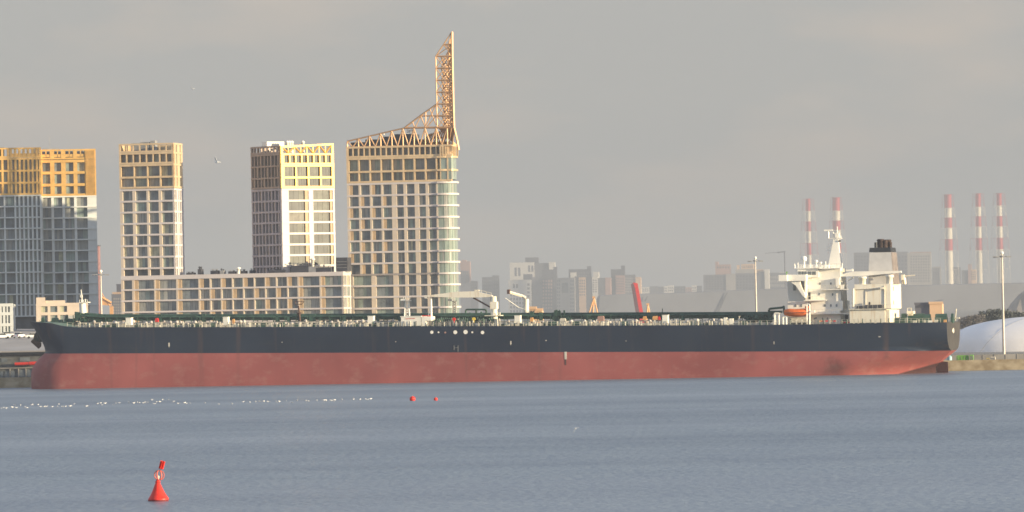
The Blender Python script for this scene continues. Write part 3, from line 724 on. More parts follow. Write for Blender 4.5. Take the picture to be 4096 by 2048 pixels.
for kind, levs in (('r', LEV), ('b', LEVB)):
    for l in levs:
        if kind == 'b' and l == 0.0: continue
        px, py = (stem_red if kind == 'r' else stem_blk)[l]
        s0 = sp(px, py, CL).x; s1 = stern_x(kind, l); row = []
        for u in US:
            s = s0 + (s1 - s0) * u; zr = look(tabR, s)
            if s < 12: zr = look(tabR, max(s, 2))
            zt_ = look(tabT, s); z = (zr * l if l >= 0 else -3.0) if kind == 'r' else zr + (zt_ - zr) * l
            b = hb(kind, l, s, s0, s1); row.append((s, b, z, u))
        rows.append((kind, l, row))
hm = MB(); n = len(US); nr = len(rows)
vs = []
for k, l, row in rows: vs += [(s, CL - b, z) for s, b, z, u in row]
for k, l, row in rows: vs += [(s, CL + b, z) for s, b, z, u in row]
o = nr * n; fr_, fb_, tr_ = [], [], []
for i in range(nr - 1):
    dst = fr_ if rows[i + 1][0] == 'r' else fb_
    for j in range(n - 1):
        dst.append((i * n + j, i * n + j + 1, (i + 1) * n + j + 1, (i + 1) * n + j))
        dst.append((o + i * n + j + 1, o + i * n + j, o + (i + 1) * n + j, o + (i + 1) * n + j + 1))
    tr_.append((rows[i + 1][0], i))
    dst.append((o + i * n, i * n, (i + 1) * n, o + (i + 1) * n))
def hull_mat(name, c1, c2, streak, cs, rough, amt=.5):
    m = mat(name, c1, rough, var=.1, scale=.06, col2=c2, lo=.3, hi=.7); t = m.node_tree; b = t.nodes['Principled BSDF']
    ramp_ = [x for x in t.nodes if x.type == 'VALTORGB'][0]
    c = t.nodes.new('ShaderNodeTexCoord'); mpn = t.nodes.new('ShaderNodeMapping'); mpn.inputs['Scale'].default_value = (.42, .4, .025)
    nn = t.nodes.new('ShaderNodeTexNoise'); nn.inputs['Scale'].default_value = 1.0; nn.inputs['Detail'].default_value = 6
    t.links.new(c.outputs['Object'], mpn.inputs[0]); t.links.new(mpn.outputs[0], nn.inputs[0])
    rr_ = t.nodes.new('ShaderNodeMapRange'); rr_.inputs[1].default_value = .57; rr_.inputs[2].default_value = .80; rr_.inputs[4].default_value = amt
    t.links.new(nn.outputs[0], rr_.inputs[0])
    mixn = t.nodes.new('ShaderNodeMixRGB'); mixn.inputs[2].default_value = cs + (1,)
    t.links.new(rr_.outputs[0], mixn.inputs[0]); t.links.new(ramp_.outputs[0], mixn.inputs[1])
    # blotches
    n2 = t.nodes.new('ShaderNodeTexNoise'); n2.inputs['Scale'].default_value = .22; n2.inputs['Detail'].default_value = 8; n2.inputs['Roughness'].default_value = .65
    m2 = t.nodes.new('ShaderNodeMapping'); m2.inputs['Scale'].default_value = (1, 1, 1.6); t.links.new(c.outputs['Object'], m2.inputs[0]); t.links.new(m2.outputs[0], n2.inputs[0])
    r3 = t.nodes.new('ShaderNodeMapRange'); r3.inputs[1].default_value = .52; r3.inputs[2].default_value = .75; r3.inputs[4].default_value = amt * .8
    t.links.new(n2.outputs[0], r3.inputs[0])
    mix2 = t.nodes.new('ShaderNodeMixRGB'); mix2.inputs[2].default_value = streak + (1,)
    t.links.new(r3.outputs[0], mix2.inputs[0]); t.links.new(mixn.outputs[0], mix2.inputs[1]); t.links.new(mix2.outputs[0], b.inputs['Base Color'])
    return m
def stain_and_shade(m):  # painted shade at the lower stern, plus a dark stain further forward
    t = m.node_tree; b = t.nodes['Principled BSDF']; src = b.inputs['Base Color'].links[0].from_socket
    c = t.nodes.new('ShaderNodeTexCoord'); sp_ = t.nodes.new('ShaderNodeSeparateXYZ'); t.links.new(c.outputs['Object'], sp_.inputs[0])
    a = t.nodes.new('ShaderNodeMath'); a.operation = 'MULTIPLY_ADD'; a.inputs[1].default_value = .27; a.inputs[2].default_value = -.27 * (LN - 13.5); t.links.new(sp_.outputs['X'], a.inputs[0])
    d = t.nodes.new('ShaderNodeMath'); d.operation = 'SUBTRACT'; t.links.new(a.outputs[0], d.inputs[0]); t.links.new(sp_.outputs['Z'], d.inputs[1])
    r = t.nodes.new('ShaderNodeMapRange'); r.inputs[1].default_value = -.1; r.inputs[2].default_value = .25; r.inputs[4].default_value = .95; t.links.new(d.outputs[0], r.inputs[0])  # shade under the stern overhang, put into the colour
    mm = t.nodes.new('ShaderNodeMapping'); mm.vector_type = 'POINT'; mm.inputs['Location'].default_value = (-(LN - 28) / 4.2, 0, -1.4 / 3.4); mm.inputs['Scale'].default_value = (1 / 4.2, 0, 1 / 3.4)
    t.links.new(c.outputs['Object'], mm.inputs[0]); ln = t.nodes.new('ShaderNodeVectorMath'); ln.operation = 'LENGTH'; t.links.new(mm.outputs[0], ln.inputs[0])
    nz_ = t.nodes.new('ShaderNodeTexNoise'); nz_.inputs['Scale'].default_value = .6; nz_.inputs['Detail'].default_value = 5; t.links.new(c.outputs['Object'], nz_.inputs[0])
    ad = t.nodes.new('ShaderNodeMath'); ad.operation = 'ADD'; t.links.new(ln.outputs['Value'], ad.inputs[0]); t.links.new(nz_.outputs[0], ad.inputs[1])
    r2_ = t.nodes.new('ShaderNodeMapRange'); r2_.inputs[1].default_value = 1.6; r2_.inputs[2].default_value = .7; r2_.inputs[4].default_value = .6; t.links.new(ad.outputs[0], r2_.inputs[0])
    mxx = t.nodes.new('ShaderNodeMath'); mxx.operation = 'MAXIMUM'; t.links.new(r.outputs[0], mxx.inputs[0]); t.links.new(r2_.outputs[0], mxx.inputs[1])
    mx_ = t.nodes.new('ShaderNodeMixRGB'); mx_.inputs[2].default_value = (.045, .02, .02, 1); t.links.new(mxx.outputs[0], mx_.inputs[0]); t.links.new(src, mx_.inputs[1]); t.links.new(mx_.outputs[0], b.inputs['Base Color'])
HB = hull_mat('black_topsides', (.014, .024, .048), (.019, .031, .055), (.04, .045, .055), (.13, .075, .055), .5, .5)
HR = hull_mat('red_antifouling', (.31, .085, .078), (.37, .105, .095), (.42, .21, .18), (.20, .085, .08), .65, .75)
stain_and_shade(HR); HR.node_tree.nodes['Principled BSDF'].inputs['Specular IOR Level'].default_value = .15; HB.node_tree.nodes['Principled BSDF'].inputs['Specular IOR Level'].default_value = .15
hm.add(vs, fb_, 0, True); ob = MB(); 
hull = hm.build('hull', HB, ship, fix=False)
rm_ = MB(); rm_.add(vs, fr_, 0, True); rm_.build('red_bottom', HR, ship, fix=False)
tb, trr = MB(), MB()
for k_, i in tr_:
    q_ = [vs[i * n + n - 1], vs[o + i * n + n - 1], vs[o + (i + 1) * n + n - 1], vs[(i + 1) * n + n - 1]]
    (trr if k_ == 'r' else tb).add(q_, [(0, 1, 2, 3)])
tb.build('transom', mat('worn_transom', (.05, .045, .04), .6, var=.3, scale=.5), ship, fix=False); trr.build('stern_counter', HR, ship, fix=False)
top = rows[-1][2]
dk = MB(); dv = [(s, CL - b + .02, z - .05) for s, b, z, u in top] + [(s, CL + b - .02, z - .05) for s, b, z, u in top]
dk.add(dv, [(j, j + 1, n + j + 1, n + j) for j in range(n - 1)]); dk.build('deck', M['deckg'], ship, fix=False)
def dz(px, t=0.0):   # deck height at pixel column
    return look(tabT, sp(px, 1300, t).x)
def sbox(mb, px0, px1, py0, py1, t0, t1, mi=0):
    """box whose near face spans the pixel rectangle at depth t0"""
    a = sp(px0, (py0 + py1) / 2, t0); b = sp(px1, (py0 + py1) / 2, t0); zt_ = sp((px0 + px1) / 2, py0, t0).z; zb_ = sp((px0 + px1) / 2, py1, t0).z
    mb.box(a.x, b.x, t0, t1, zb_, zt_, mi); return a.x, b.x, zb_, zt_
def sbar(mb, a, b, w_, t0, t1=None, mi=0):
    p = sp(a[0], a[1], t0); q = sp(b[0], b[1], t1 if t1 is not None else t0); mb.bar(p, q, w_, mi)
def scyl(mb, a, b, r0, t, r1=None, n=10, mi=0, t1=None): mb.cyl(sp(a[0], a[1], t), sp(b[0], b[1], t1 if t1 is not None else t), r0, r1, n, mi)
# transom plate with white name patch
m = MB(); a = stern_x('b', 1)
q = fs.p(3822, 1347, CL - 4)
m.prism([(CL - 5.0, 8.0), (CL + 1.0, 8.4), (CL + 1.0, 9.6), (CL - 1, 9.7)], 0, .05)
pl = MB(); zc = look(tabR, LN) + 5.0
pl.add([(LN + .06, CL - 4.2, zc - .15), (LN + .06, CL - .2, zc - .75), (LN + .06, CL + 1.4, zc - .1), (LN + .06, CL + .2, zc + .7), (LN + .06, CL - 3, zc + .45)], [(0, 1, 2, 3, 4)])
pl.build('stern_plate', M['chw'], ship)
# rudder
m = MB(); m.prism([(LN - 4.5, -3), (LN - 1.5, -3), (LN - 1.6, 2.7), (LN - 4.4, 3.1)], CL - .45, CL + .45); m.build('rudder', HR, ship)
# railing along the near and far edge
rl = MB()
edge = [(s, CL - b, z) for s, b, z, u in top if 8 < s < LN - 1]
def edge_at(s):
    for (a, b) in zip(top[:-1], top[1:]):
        if a[0] <= s <= b[0]:
            k = (s - a[0]) / (b[0] - a[0] + 1e-9); return (a[1] + (b[1] - a[1]) * k, a[2] + (b[2] - a[2]) * k)
    return top[-1][1], top[-1][2]
s = 9.0; prev = None
while s < LN - 1:
    b, z = edge_at(s); 
    for sg in (-1, 1):
        rl.box(s - .045, s + .045, CL + sg * (b - .25) - .05, CL + sg * (b - .25) + .05, z - .05, z + 1.05)
    if prev:
        for sg in (-1, 1):
            for hh in (.55, 1.05): rl.bar((prev[0], CL + sg * (prev[1] - .25), prev[2] + hh), (s, CL + sg * (b - .25), z + hh), .035)
    prev = (s, b, z); s += 1.45
rl.build('railing', M['rail'], ship)
# mooring bitts, fairleads and small fittings near the deck edge
gs = MList(); wh = MList()
s = 12.0
while s < LN - 4:
    b, z = edge_at(s); t = CL - b
    if random.random() < .8:
        hgt = random.uniform(.7, 1.35); wd = random.uniform(.12, .32)
        (wh if random.random() < .65 else gs).box(s, s + wd, t + .8, t + 1.3, z - .05, z + hgt)
    s += random.uniform(.9, 2.0)
s = 16.0
while s < LN - 50:
    z = look(tabT, s); t = random.uniform(3, 7)
    k = random.random()
    if k < .55: wh.cyl((s, t, z), (s, t, z + random.uniform(.8, 1.5)), .14, None, 6)
    elif k < .8: gs.box(s, s + random.uniform(.5, 1.8), t, t + 1, z, z + random.uniform(.4, 1.1))
    else: wh.box(s, s + random.uniform(.4, 1.2), t, t + .8, z, z + random.uniform(.5, 1.0))
    s += random.uniform(.8, 2.2)
wh.build('deck_fitting', M['rail'], ship); gs.build('winch_gear', M['green'], ship)
# pale longitudinal walkway and deck pipes
wk = MList()
for p0, p1 in ((300, 1470), (1500, 1600), (1990, 2640), (2680, 3080)):
    a = sp(p0, 1300, 9); b = sp(p1, 1300, 9)
    nseg = max(1, int((b.x - a.x) / 12))
    for i in range(nseg):
        x0, x1 = a.x + (b.x - a.x) * i / nseg, a.x + (b.x - a.x) * (i + 1) / nseg; z = look(tabT, (x0 + x1) / 2)
        wk.box(x0, x1 - .02, 9, 9.6, z - .05, z + .55)
        wk.box(x0, x1 - .02, 12.5, 13.0, z + .9, z + 1.25)
wk.build('walkway', mat('weathered_walkway', (.46, .42, .36), .8, var=.25, scale=.8), ship)
pp = MB()
PX0, PX1 = 300, 3085
for k, (dzp, t, r) in enumerate(((2.55, 14.5, .34), (2.55, 16.0, .34), (2.6, 17.6, .38), (2.0, 19, .3), (3.0, 15.2, .25), (3.05, 18, .25), (1.9, 15, .28))):
    last = None
    for i in range(25):
        px = PX0 + (PX1 - PX0) * i / 24; q = sp(px, 1290, t); p = Vector((q.x, t, look(tabT, q.x) + dzp))
        if last: pp.cyl(last, p, r, None, 8)
        last = p
pp.build('cargo_pipe', M['green'], ship)
ps = MB(); vt = MList(); hp = MList()
a = sp(PX0, 1290, 16).x; b = sp(PX1, 1290, 16).x; x = a
while x < b:
    z = look(tabT, x)
    ps.box(x, x + .16, 13.8, 14.0, z, z + 2.6); ps.box(x, x + .16, 19.3, 19.5, z, z + 2.6); ps.box(x, x + .2, 13.8, 19.5, z + 1.55, z + 1.75)
    if random.random() < .5: hp.box(x + .5, x + random.uniform(.9, 2.4), 14.2, 15.2, z + 1.0, z + random.uniform(2.0, 3.5))
    x += random.uniform(2.2, 3.6)
ps.build('pipe_support', M['green'], ship); hp.build('hatch_gear', M['green'], ship)
# pale mushroom vents and tank hatches in a row
x = a + 6
while x < b - 2:
    z = look(tabT, x); hh = random.uniform(1.0, 1.9); rr_ = random.uniform(.25, .6)
    if random.random() < .72:
        t = random.uniform(10, 13)
        vt.lathe((x, t, z), [(rr_ * .5, 0), (rr_ * .5, hh * .6), (rr_, hh * .6), (rr_ * .95, hh * .85), (rr_ * .4, hh)], 8)
    x += random.uniform(1.1, 2.6)
vt.build('tank_vent', mat('vent_paint', (.55, .50, .46), .6, var=.25, scale=.4), ship)
# white deck lockers
for (a_, b_, y0, y1) in ((503, 524, 1272, 1300), (892, 911, 1269, 1299), (1471, 1493, 1265, 1294), (2058, 2080, 1263, 1291), (2649, 2671, 1261, 1293)):
    m = MB(); x0, x1, z0, z1 = sbox(m, a_, b_, y0, y1, 5, 7.2); m.box(x0 - .08, x1 + .08, 4.92, 7.28, z1 - .002, z1 + .1); m.build('deck_locker', M['shipw'], ship)
for (a_, b_, y0, y1, c_) in ((2895, 2907, 1270, 1298, 'shipw'), (2917, 2932, 1274, 1297, 'shipw')):
    m = MB(); sbox(m, a_, b_, y0, y1, 4, 5.2); m.build('deck_locker', M[c_], ship)
# midship store
m = MB(); x0, x1, z0, z1 = sbox(m, 1604, 1684, 1267, 1303, 3.5, 11); m.box(x0 - .15, x1 + .15, 3.35, 11.15, z1 - .002, z1 + .18)
sbox(m, 1686, 1724, 1266, 1283, 3.5, 9); sbox(m, 1686, 1702, 1283, 1304, 3.5, 6)
st = m.build('midship_store', M['shipw'], ship)
m = MB(); sbox(m, 1688, 1718, 1262, 1265, 4.5, 6.5); m.build('red_cover', M['red'], st)
m = MB(); sbox(m, 1622, 1634, 1274, 1276.5, 3.42, 3.48); sbox(m, 1636, 1660, 1273, 1275, 3.42, 3.48); m.build('lettering_strip', M['crr'], st)
m = MB()
for px in (1612, 1660): sbox(m, px, px + 7, 1285, 1303, 3.4, 3.48)
m.build('door', M['grey'], st)
# lattice derrick posts
def lattice(px0, px1, ptx, y0, y1, t, mt, name='lattice_mast', head=True):
    m = MB(); n_ = 6
    A = sp(px0, y1, t); B = sp(px1, y1, t); T = sp(ptx, y0, t)
    w0 = B.x - A.x; z0, z1 = A.z, T.z
    def pt(i, sx, sy):
        k = i / n_; w_ = w0 * (1 - k) + .8 * k; cx = (A.x + B.x) / 2 * (1 - k) + T.x * k
        return Vector((cx + sx * w_ / 2, t + 1 + sy * w_ / 2, z0 + (z1 - z0) * k))
    for i in range(n_):
        for sx, sy in ((-1, -1), (1, -1), (1, 1), (-1, 1)): m.bar(pt(i, sx, sy), pt(i + 1, sx, sy), .13)
        for (a1, b1), (a2, b2) in (((-1, -1), (1, -1)), ((1, -1), (1, 1)), ((1, 1), (-1, 1)), ((-1, 1), (-1, -1))):
            m.bar(pt(i, a1, b1), pt(i + 1, a2, b2), .07); m.bar(pt(i, a2, b2), pt(i + 1, a1, b1), .07)
    if head:
        m.box(T.x - .9, T.x + .9, t + .2, t + 1.8, z1, z1 + .12)
        for k in (-.8, -.3, .3, .8): m.box(T.x + k - .05, T.x + k + .05, t + .3, t + .4, z1 + .12, z1 + 1.1)
        m.box(T.x - 1.6, T.x - .6, t + .3, t + .8, z1 + .1, z1 + .6)
    m.build(name, mt, ship)
lattice(1616, 1637, 1626, 1204, 1267, 12, M['shipw']); lattice(1808, 1822, 1815, 1205, 1262, 20, M['grey'])
# midship cargo crane
cr_ = MB(); scyl(cr_, (1979, 1304), (1973, 1186), .9, 9, .82, 12); sbox(cr_, 1960, 1986, 1207, 1236, 8.0, 10.6); sbox(cr_, 1938, 2002, 1261, 1264, 7.2, 11.4)
for px in (1995, 1999, 2001): sbar(cr_, (px, 1261), (px, 1249), .08, 8)
crane = cr_.build('hose_crane', M['shipr'], ship)
bm_ = MB()
def boom(mb, pts_top, pts_bot, t0, t1):
    a_ = [sp(x, y, (t0 + t1) / 2) for x, y in pts_top]; b_ = [sp(x, y, (t0 + t1) / 2) for x, y in pts_bot]
    poly = [(q.x, q.z) for q in a_] + [(q.x, q.z) for q in b_[::-1]]; mb.prism(poly, t0, t1)
boom(bm_, [(1700, 1183), (1830, 1167), (1900, 1165), (1968, 1181)], [(1700, 1187), (1830, 1190), (1900, 1190), (1974, 1188)], 8.4, 9.9)
bm_.build('boom', M['shipr'], crane)
m = MB(); sbar(m, (1893, 1191), (1960, 1228), .3, 9.2); m.build('ram', M['rust'], crane)
m = MB()
for a_, b_ in (((1895, 1165), (1910, 1158)), ((1910, 1158), (1965, 1172)), ((1900, 1165), (1900, 1157)), ((1925, 1170), (1925, 1160)), ((1945, 1176), (1945, 1166)), ((1965, 1182), (1965, 1172))): sbar(m, a_, b_, .07, 9.2)
sbox(m, 1898, 1915, 1159, 1166, 8.8, 9.8); m.build('winch', M['rail'], crane)
m = MB(); scyl(m, (1726, 1304), (1724, 1188), .3, 9.2, .24, 8); sbar(m, (1713, 1265), (1723, 1225), .16, 9.2); sbox(m, 1698, 1708, 1182, 1193, 8.6, 9.8); m.build('boom_rest', M['shipw'], ship)
# far side crane
cr_ = MB(); scyl(cr_, (2103, 1300), (2105, 1196), .8, 27, .72, 12)
crane = cr_.build('hose_crane', M['shipr'], ship)
m = MB(); sbar(m, (2103, 1192), (2090, 1184), .55, 27); sbar(m, (2090, 1184), (2035, 1168), .5, 27, 22); m.build('boom', M['shipr'], crane)
m = MB(); sbox(m, 2028, 2037, 1158, 1176, 21, 23); m.build('block', M['rust'], crane)
m = MB(); sbar(m, (2020, 1192), (2074, 1230), .16, 26); sbar(m, (2074, 1230), (2100, 1238), .14, 26); m.build('ram', M['shipw'], crane)
# manifold and green arch
m = MB()
for a_, b_ in (((1863, 1262), (1863, 1241)), ((1863, 1241), (1868, 1238)), ((1868, 1238), (1940, 1238)), ((1940, 1238), (1945, 1242)), ((1945, 1242), (1946, 1262)), ((1905, 1240), (1905, 1260)), ((1880, 1250), (1880, 1264)), ((1925, 1246), (1925, 1264))): scyl(m, a_, b_, .24, 16, None, 6)
for i in range(30):
    px = 1740 + i * 8; scyl(m, (px, random.uniform(1268, 1278)), (px + 3, random.uniform(1285, 1300)), random.uniform(.15, .3), random.uniform(5, 9), None, 6)
m.build('manifold', M['green'], ship)
m = MList()
for i in range(16):
    px = 1728 + i * 15 + random.uniform(-3, 3); sbox(m, px, px + random.uniform(3, 9), random.uniform(1284, 1291), 1303, 3, 4)
m.build('manifold_tray', M['dark'], ship)
m = MB()
m = MList()
for i in range(22): px = 1732 + i * 11 + random.uniform(-3, 3); sbar(m, (px, 1293), (px, 1304), .1, 1.5)
m.build('hose_post', M['rail'], ship)
for px, py, mm in ((1816, 1277, 'red'), (1895, 1276, 'yel')):
    q = sp(px, py, 4.5); m = MB(); m.cyl((q.x, 4.2, q.z), (q.x, 4.8, q.z), .42, None, 12); m.cyl((q.x, 4.5, q.z - 2), (q.x, 4.5, q.z), .1, None, 6); m.build('valve_wheel', M[mm], ship)
# bits of colour on deck
for (a_, b_, y0, y1, mm) in ((620, 632, 1276, 1288, 'crr'), (928, 937, 1280, 1296, 'cro'), (2571, 2585, 1269, 1281, 'cro'), (2610, 2630, 1268, 1279, 'cro'), (2632, 2640, 1270, 1280, 'crr'), (2390, 2415, 1268, 1284, 'fbp'), (2120, 2132, 1274, 1286, 'cro'), (2240, 2262, 1277, 1288, 'chw')):
    m = MB(); x0, x1, z0, z1 = sbox(m, a_, b_, y0, y1, 11, 12); m.box(x0 + .1, x1 - .1, 11.1, 11.9, z1, z1 + .25); m.build('deck_crate', M[mm], ship)
# hull marks
for (px, py, r, mm) in ((1727, 1329, .42, 'shipw'), (1754, 1329, .22, 'shipw'), (1781, 1330, .25, 'fbp'), (1821, 1329, .5, 'shipw'), (1862, 1328, .55, 'shipw'), (1889, 1329, .24, 'shipw'), (1930, 1330, .45, 'shipw')):
    q = sp(px, py, -.05); m = MB().cyl((q.x, -.09, q.z), (q.x, .3, q.z), r, None, 12); m.build('hull_outlet', M[mm], ship)
for (px, py, w_, h_) in ((676, 1380, 5, 18), (1128, 1369, 3, 4), (2043, 1372, 5, 16), (1583, 1367, 4, 3), (2184, 1362, 5, 4), (2504, 1364, 3, 4), (3096, 1372, 3, 12), (3518, 1347, 9, 4)):
    m = MB(); sbox(m, px - w_ / 2, px + w_ / 2, py - h_ / 2, py + h_ / 4, -.06, .1); sbox(m, px - w_ / 4, px + w_ / 4, py + h_ / 4 + .1, py + h_ / 2, -.05, .1); m.build('hull_mark', M['chw'], ship)
m = MB(); sbox(m, 2258, 2267, 1407, 1437, -.07, .1); m.build('draught_mark', M['chw'], ship)
m = MB(); sbox(m, 2260, 2265, 1437.2, 1460, -.06, .1); m.build('draught_mark', M['rust'], ship)
for px in (1815, 1822, 1830): 
    pass
m = MB()      # load line symbol
for a_, b_ in (((1816, 1382), (1816, 1400)), ((1816, 1392), (1832, 1390)), ((1832, 1382), (1832, 1408))): sbar(m, a_, b_, .09, -.06)
m.build('load_line_mark', mat('faded_mark', (.16, .17, .18), .7), ship)
# anchors and hawse at bow
m = MB(); q = sp(158, 1352, CL - 6)
for t_, a_ in ((CL - 8, 0), (CL + 7, -12)):
    pass
an = MB()
t_ = CL - 4.0
def apt(px, py): return sp(px, py, t_)
an.cyl(apt(172, 1340), apt(152, 1372), .62, .5, 8); an.cyl(apt(128, 1362), apt(160, 1388), .5, .62, 8)
an.prism([(apt(127, 1366).x, apt(127, 1366).z), (apt(136, 1356).x, apt(136, 1356).z), (apt(148, 1366).x, apt(148, 1366).z), (apt(140, 1376).x, apt(140, 1376).z)], t_ - .6, t_ + .6)
an.prism([(apt(146, 1378).x, apt(146, 1378).z), (apt(158, 1366).x, apt(158, 1366).z), (apt(164, 1374).x, apt(164, 1374).z), (apt(161, 1389).x, apt(161, 1389).z)], t_ - .6, t_ + .6)
anchor = an.build('anchor', M['rust'], ship)
hz = MB(); hz.lathe(sp(171, 1338, CL - 5.5), [(.6, -1.5), (1.35, -.6), (1.6, .5), (1.5, 3)], 14, axis=(1, .55, .35)); hz.build('hawse_pipe', mat('worn_black', (.045, .042, .045), .6, var=.3, scale=1.0), ship)
hz = MB(); hz.prism([(sp(a_, b_, CL - 3).x, sp(a_, b_, CL - 3).z) for a_, b_ in ((141, 1342), (155, 1320), (185, 1325), (188, 1370), (170, 1368), (150, 1364), (139, 1358))], CL - 4.5, CL - 1.5); hz.build('bow_bolster', M['black'], ship)
# foremast and bow gear
m = MB(); q0 = sp(336, 1300, CL); q1 = sp(329, 1212, CL)
m.cyl(q0, q1, 1.05, .85, 12); m.cyl(q1, sp(324, 1158, CL), .16, .1, 6); m.cyl(sp(342, 1212, CL), sp(341, 1196, CL), .12, None, 6)
sbox(m, 316, 352, 1208, 1211, CL - 1.3, CL + 1.3)
for px in (318, 326, 334, 342, 350): sbar(m, (px, 1208), (px, 1199), .07, CL - 1.2)
sbar(m, (317, 1200), (351, 1199), .07, CL - 1.2); sbar(m, (318, 1178), (330, 1178), .08, CL); sbox(m, 320, 328, 1180, 1190, CL - .3, CL + .3)
m.build('foremast', M['shipw'], ship)
m = MB(); sbar(m, (160, 1289), (153, 1255), .07, CL); m.build('jackstaff', M['rail'], ship)
m = MB()
for (a_, b_, y0, y1) in ((202, 232, 1273, 1295), (160, 178, 1280, 1290), (252, 300, 1278, 1298), (258, 270, 1268, 1280), (362, 440, 1276, 1288), (318, 350, 1275, 1296), (225, 250, 1286, 1300)):
    x0, x1, z0, z1 = sbox(m, a_, b_, (y0 + y1) / 2, y1, CL - 4, CL - 1); m.cyl((x0 + .2, CL - 3, (z0 + z1) / 2 + .5), (x1 - .2, CL - 3, (z0 + z1) / 2 + .5), .7, None, 10)
m.build('windlass', M['green'], ship)
m = MB(); x0, x1, z0, z1 = sbox(m, 270, 316, 1262, 1274, CL + 2, CL + 5); m.build('bow_store', M['shipw'], ship)
m = MB(); sbox(m, 362, 440, 1284, 1296, CL - 3, CL + 2); m.build('bow_store', M['fb'] if False else M['shipw'], ship)
m = MB(); sbox(m, 1122 - 0, 1128, 1290, 1292, 4, 4.2)
# small derrick post forward of midships (dark mast with basket top)
m = MB(); scyl(m, (1200, 1285), (1194, 1222), .28, 14, .22, 8); lat = [((1180, 1205), (1184, 1218)), ((1184, 1218), (1206, 1218)), ((1206, 1218), (1217, 1205)), ((1180, 1205), (1217, 1205)), ((1192, 1205), (1192, 1218)), ((1205, 1203), (1204, 1218))]
for a_, b_ in lat: sbar(m, a_, b_, .12, 14)
scyl(m, (1196, 1250), (1197, 1258), .7, 14, .5, 8); m.build('floodlight_post', M['rust'], ship)
# ------------------------------------------------------------------ superstructure
T0 = 7.0
acc = MB()
x8 = lambda v: 3040 + v / 2.8; y8 = lambda v: 860 + v / 2.8
sbox(acc, x8(312), x8(903), y8(965), y8(1235), T0, T0 + 20)            # lower house
lower = acc
ax0, ax1, az0, az1 = sbox(acc, x8(505), x8(903), y8(602), y8(963), T0, T0 + 12)     # tall house
sbox(acc, x8(400), x8(505) - .4, y8(740), y8(963), T0 + 4, T0 + 14)
wheel = MB(); sbox(wheel, x8(420), x8(655), y8(596), y8(700), T0 - .8, T0 + 12.5)
accO = acc.build('accommodation', M['shipw'], ship)
wh_ = wheel.build('wheelhouse', M['shipw'], ship)
for a_, b_ in ((428, 458), (464, 490), (496, 520), (536, 572), (582, 625)):
    m = MB(); sbox(m, x8(a_), x8(b_), y8(632), y8(670), T0 - .9, T0 - .82); m.build('window', M['g0'], wh_)
m = MB(); sbox(m, x8(412), x8(660), y8(590), y8(599), T0 - 1.3, T0 + 13); m.build('roof', M['shipw'], wh_)
# oval and square windows of the house
for a_, b_, s_ in ((530, 768, 9), (672, 768, 8), (793, 768, 8), (662, 888, 8), (813, 890, 8), (398, 1016, 10), (462, 1016, 10), (727, 1013, 9), (793, 1013, 9), (858, 1013, 9), (627, 1155, 7), (755, 1160, 7), (700, 1160, 6), (610, 1160, 6)):
    m = MB(); sbox(m, x8(a_ - s_), x8(a_ + s_), y8(b_ - s_ * 1.5), y8(b_ + s_ * 1.5), T0 - .08, T0 + .1); m.build('porthole', M['g0'], accO)
for a_, b_, y0, y1 in ((540, 566, 868, 945), (545, 570, 985, 1060), (950, 990, 1120, 1215)):
    m = MB(); sbox(m, x8(a_), x8(b_), y8(y0), y8(y1), T0 - .07, T0 + .1); m.build('door', M['dark'], accO)
# deck ledges with rails
lg = MB(); rl = MB()
for a_, b_, y in ((680, 985, 835), (490, 740, 957), (555, 995, 1106), (425, 585, 720), (660, 905, 597)):
    x0, x1, z0, z1 = sbox(lg, x8(a_), x8(b_), y8(y - 4), y8(y + 4), T0 - 1.6, T0 + .2)
    xx_ = x0
    while xx_ < x1: rl.box(xx_, xx_ + .06, T0 - 1.55, T0 - 1.5, z1, z1 + 1.0); xx_ += 1.1
    rl.box(x0, x1, T0 - 1.56, T0 - 1.5, z1 + .95, z1 + 1.02)
lg.build('side_deck', M['shipw'], accO); rl.build('deck_rail', M['rail'], accO)
# stair tower and lit ventilation trunk on the aft corner
m = MB(); scyl(m, (x8(930), y8(1060)), (x8(920), y8(700)), 1.15, T0 + 5, 1.0, 14); sbox(m, x8(900), x8(940), y8(600), y8(640), T0 + 3, T0 + 6); m.build('crane_pedestal', M['shipr'], ship)
m = MB(); sbox(m, x8(850), x8(885), y8(708), y8(820), T0 - .9, T0 + .1); sbox(m, x8(898), x8(925), y8(960), y8(1070), T0 - .5, T0 + 1.5); sbox(m, x8(900), x8(940), y8(780), y8(825), T0 - .5, T0 + 1.5); m.build('vent_trunk', M['shipw'], accO)
# bridge wing (near) and its curved bracket
wg = MB(); TW = 1.0
x0, x1, z0, z1 = sbox(wg, x8(300), x8(515), y8(668), y8(738), TW + 1.5, TW + 7)
q0 = sp(x8(205), y8(700), TW); 
sbox(wg, x8(208), x8(302), y8(672), y8(740), TW, TW + 6.5)
sbox(wg, x8(212), x8(300), y8(640), y8(642), TW, TW + .1)
wing = wg.build('bridge_wing', M['shipw'], ship)
br = MB(); pts = [(380, 740), (300, 742), (350, 745), ]
outer = [(400, 738), (440, 790), (470, 850), (492, 905), (497, 925)]; inner = [(300, 738), (345, 742), (400, 800), (440, 860), (470, 905), (497, 927)]
poly = [(300, 738), (445, 738), (452, 775), (475, 830), (495, 870), (505, 905), (500, 925), (478, 905), (440, 850), (400, 790), (350, 755)]
br.prism([(sp(x8(a_), y8(b_), TW + 2).x, sp(x8(a_), y8(b_), TW + 2).z) for a_, b_ in poly], TW + 2, TW + 6.8)
br.build('bracket', M['shipw'], wing)
m = MB(); sbox(m, x8(500), x8(516), y8(738), y8(900), TW + 3, TW + 5.9); m.build('pillar', M['shipw'], wing)
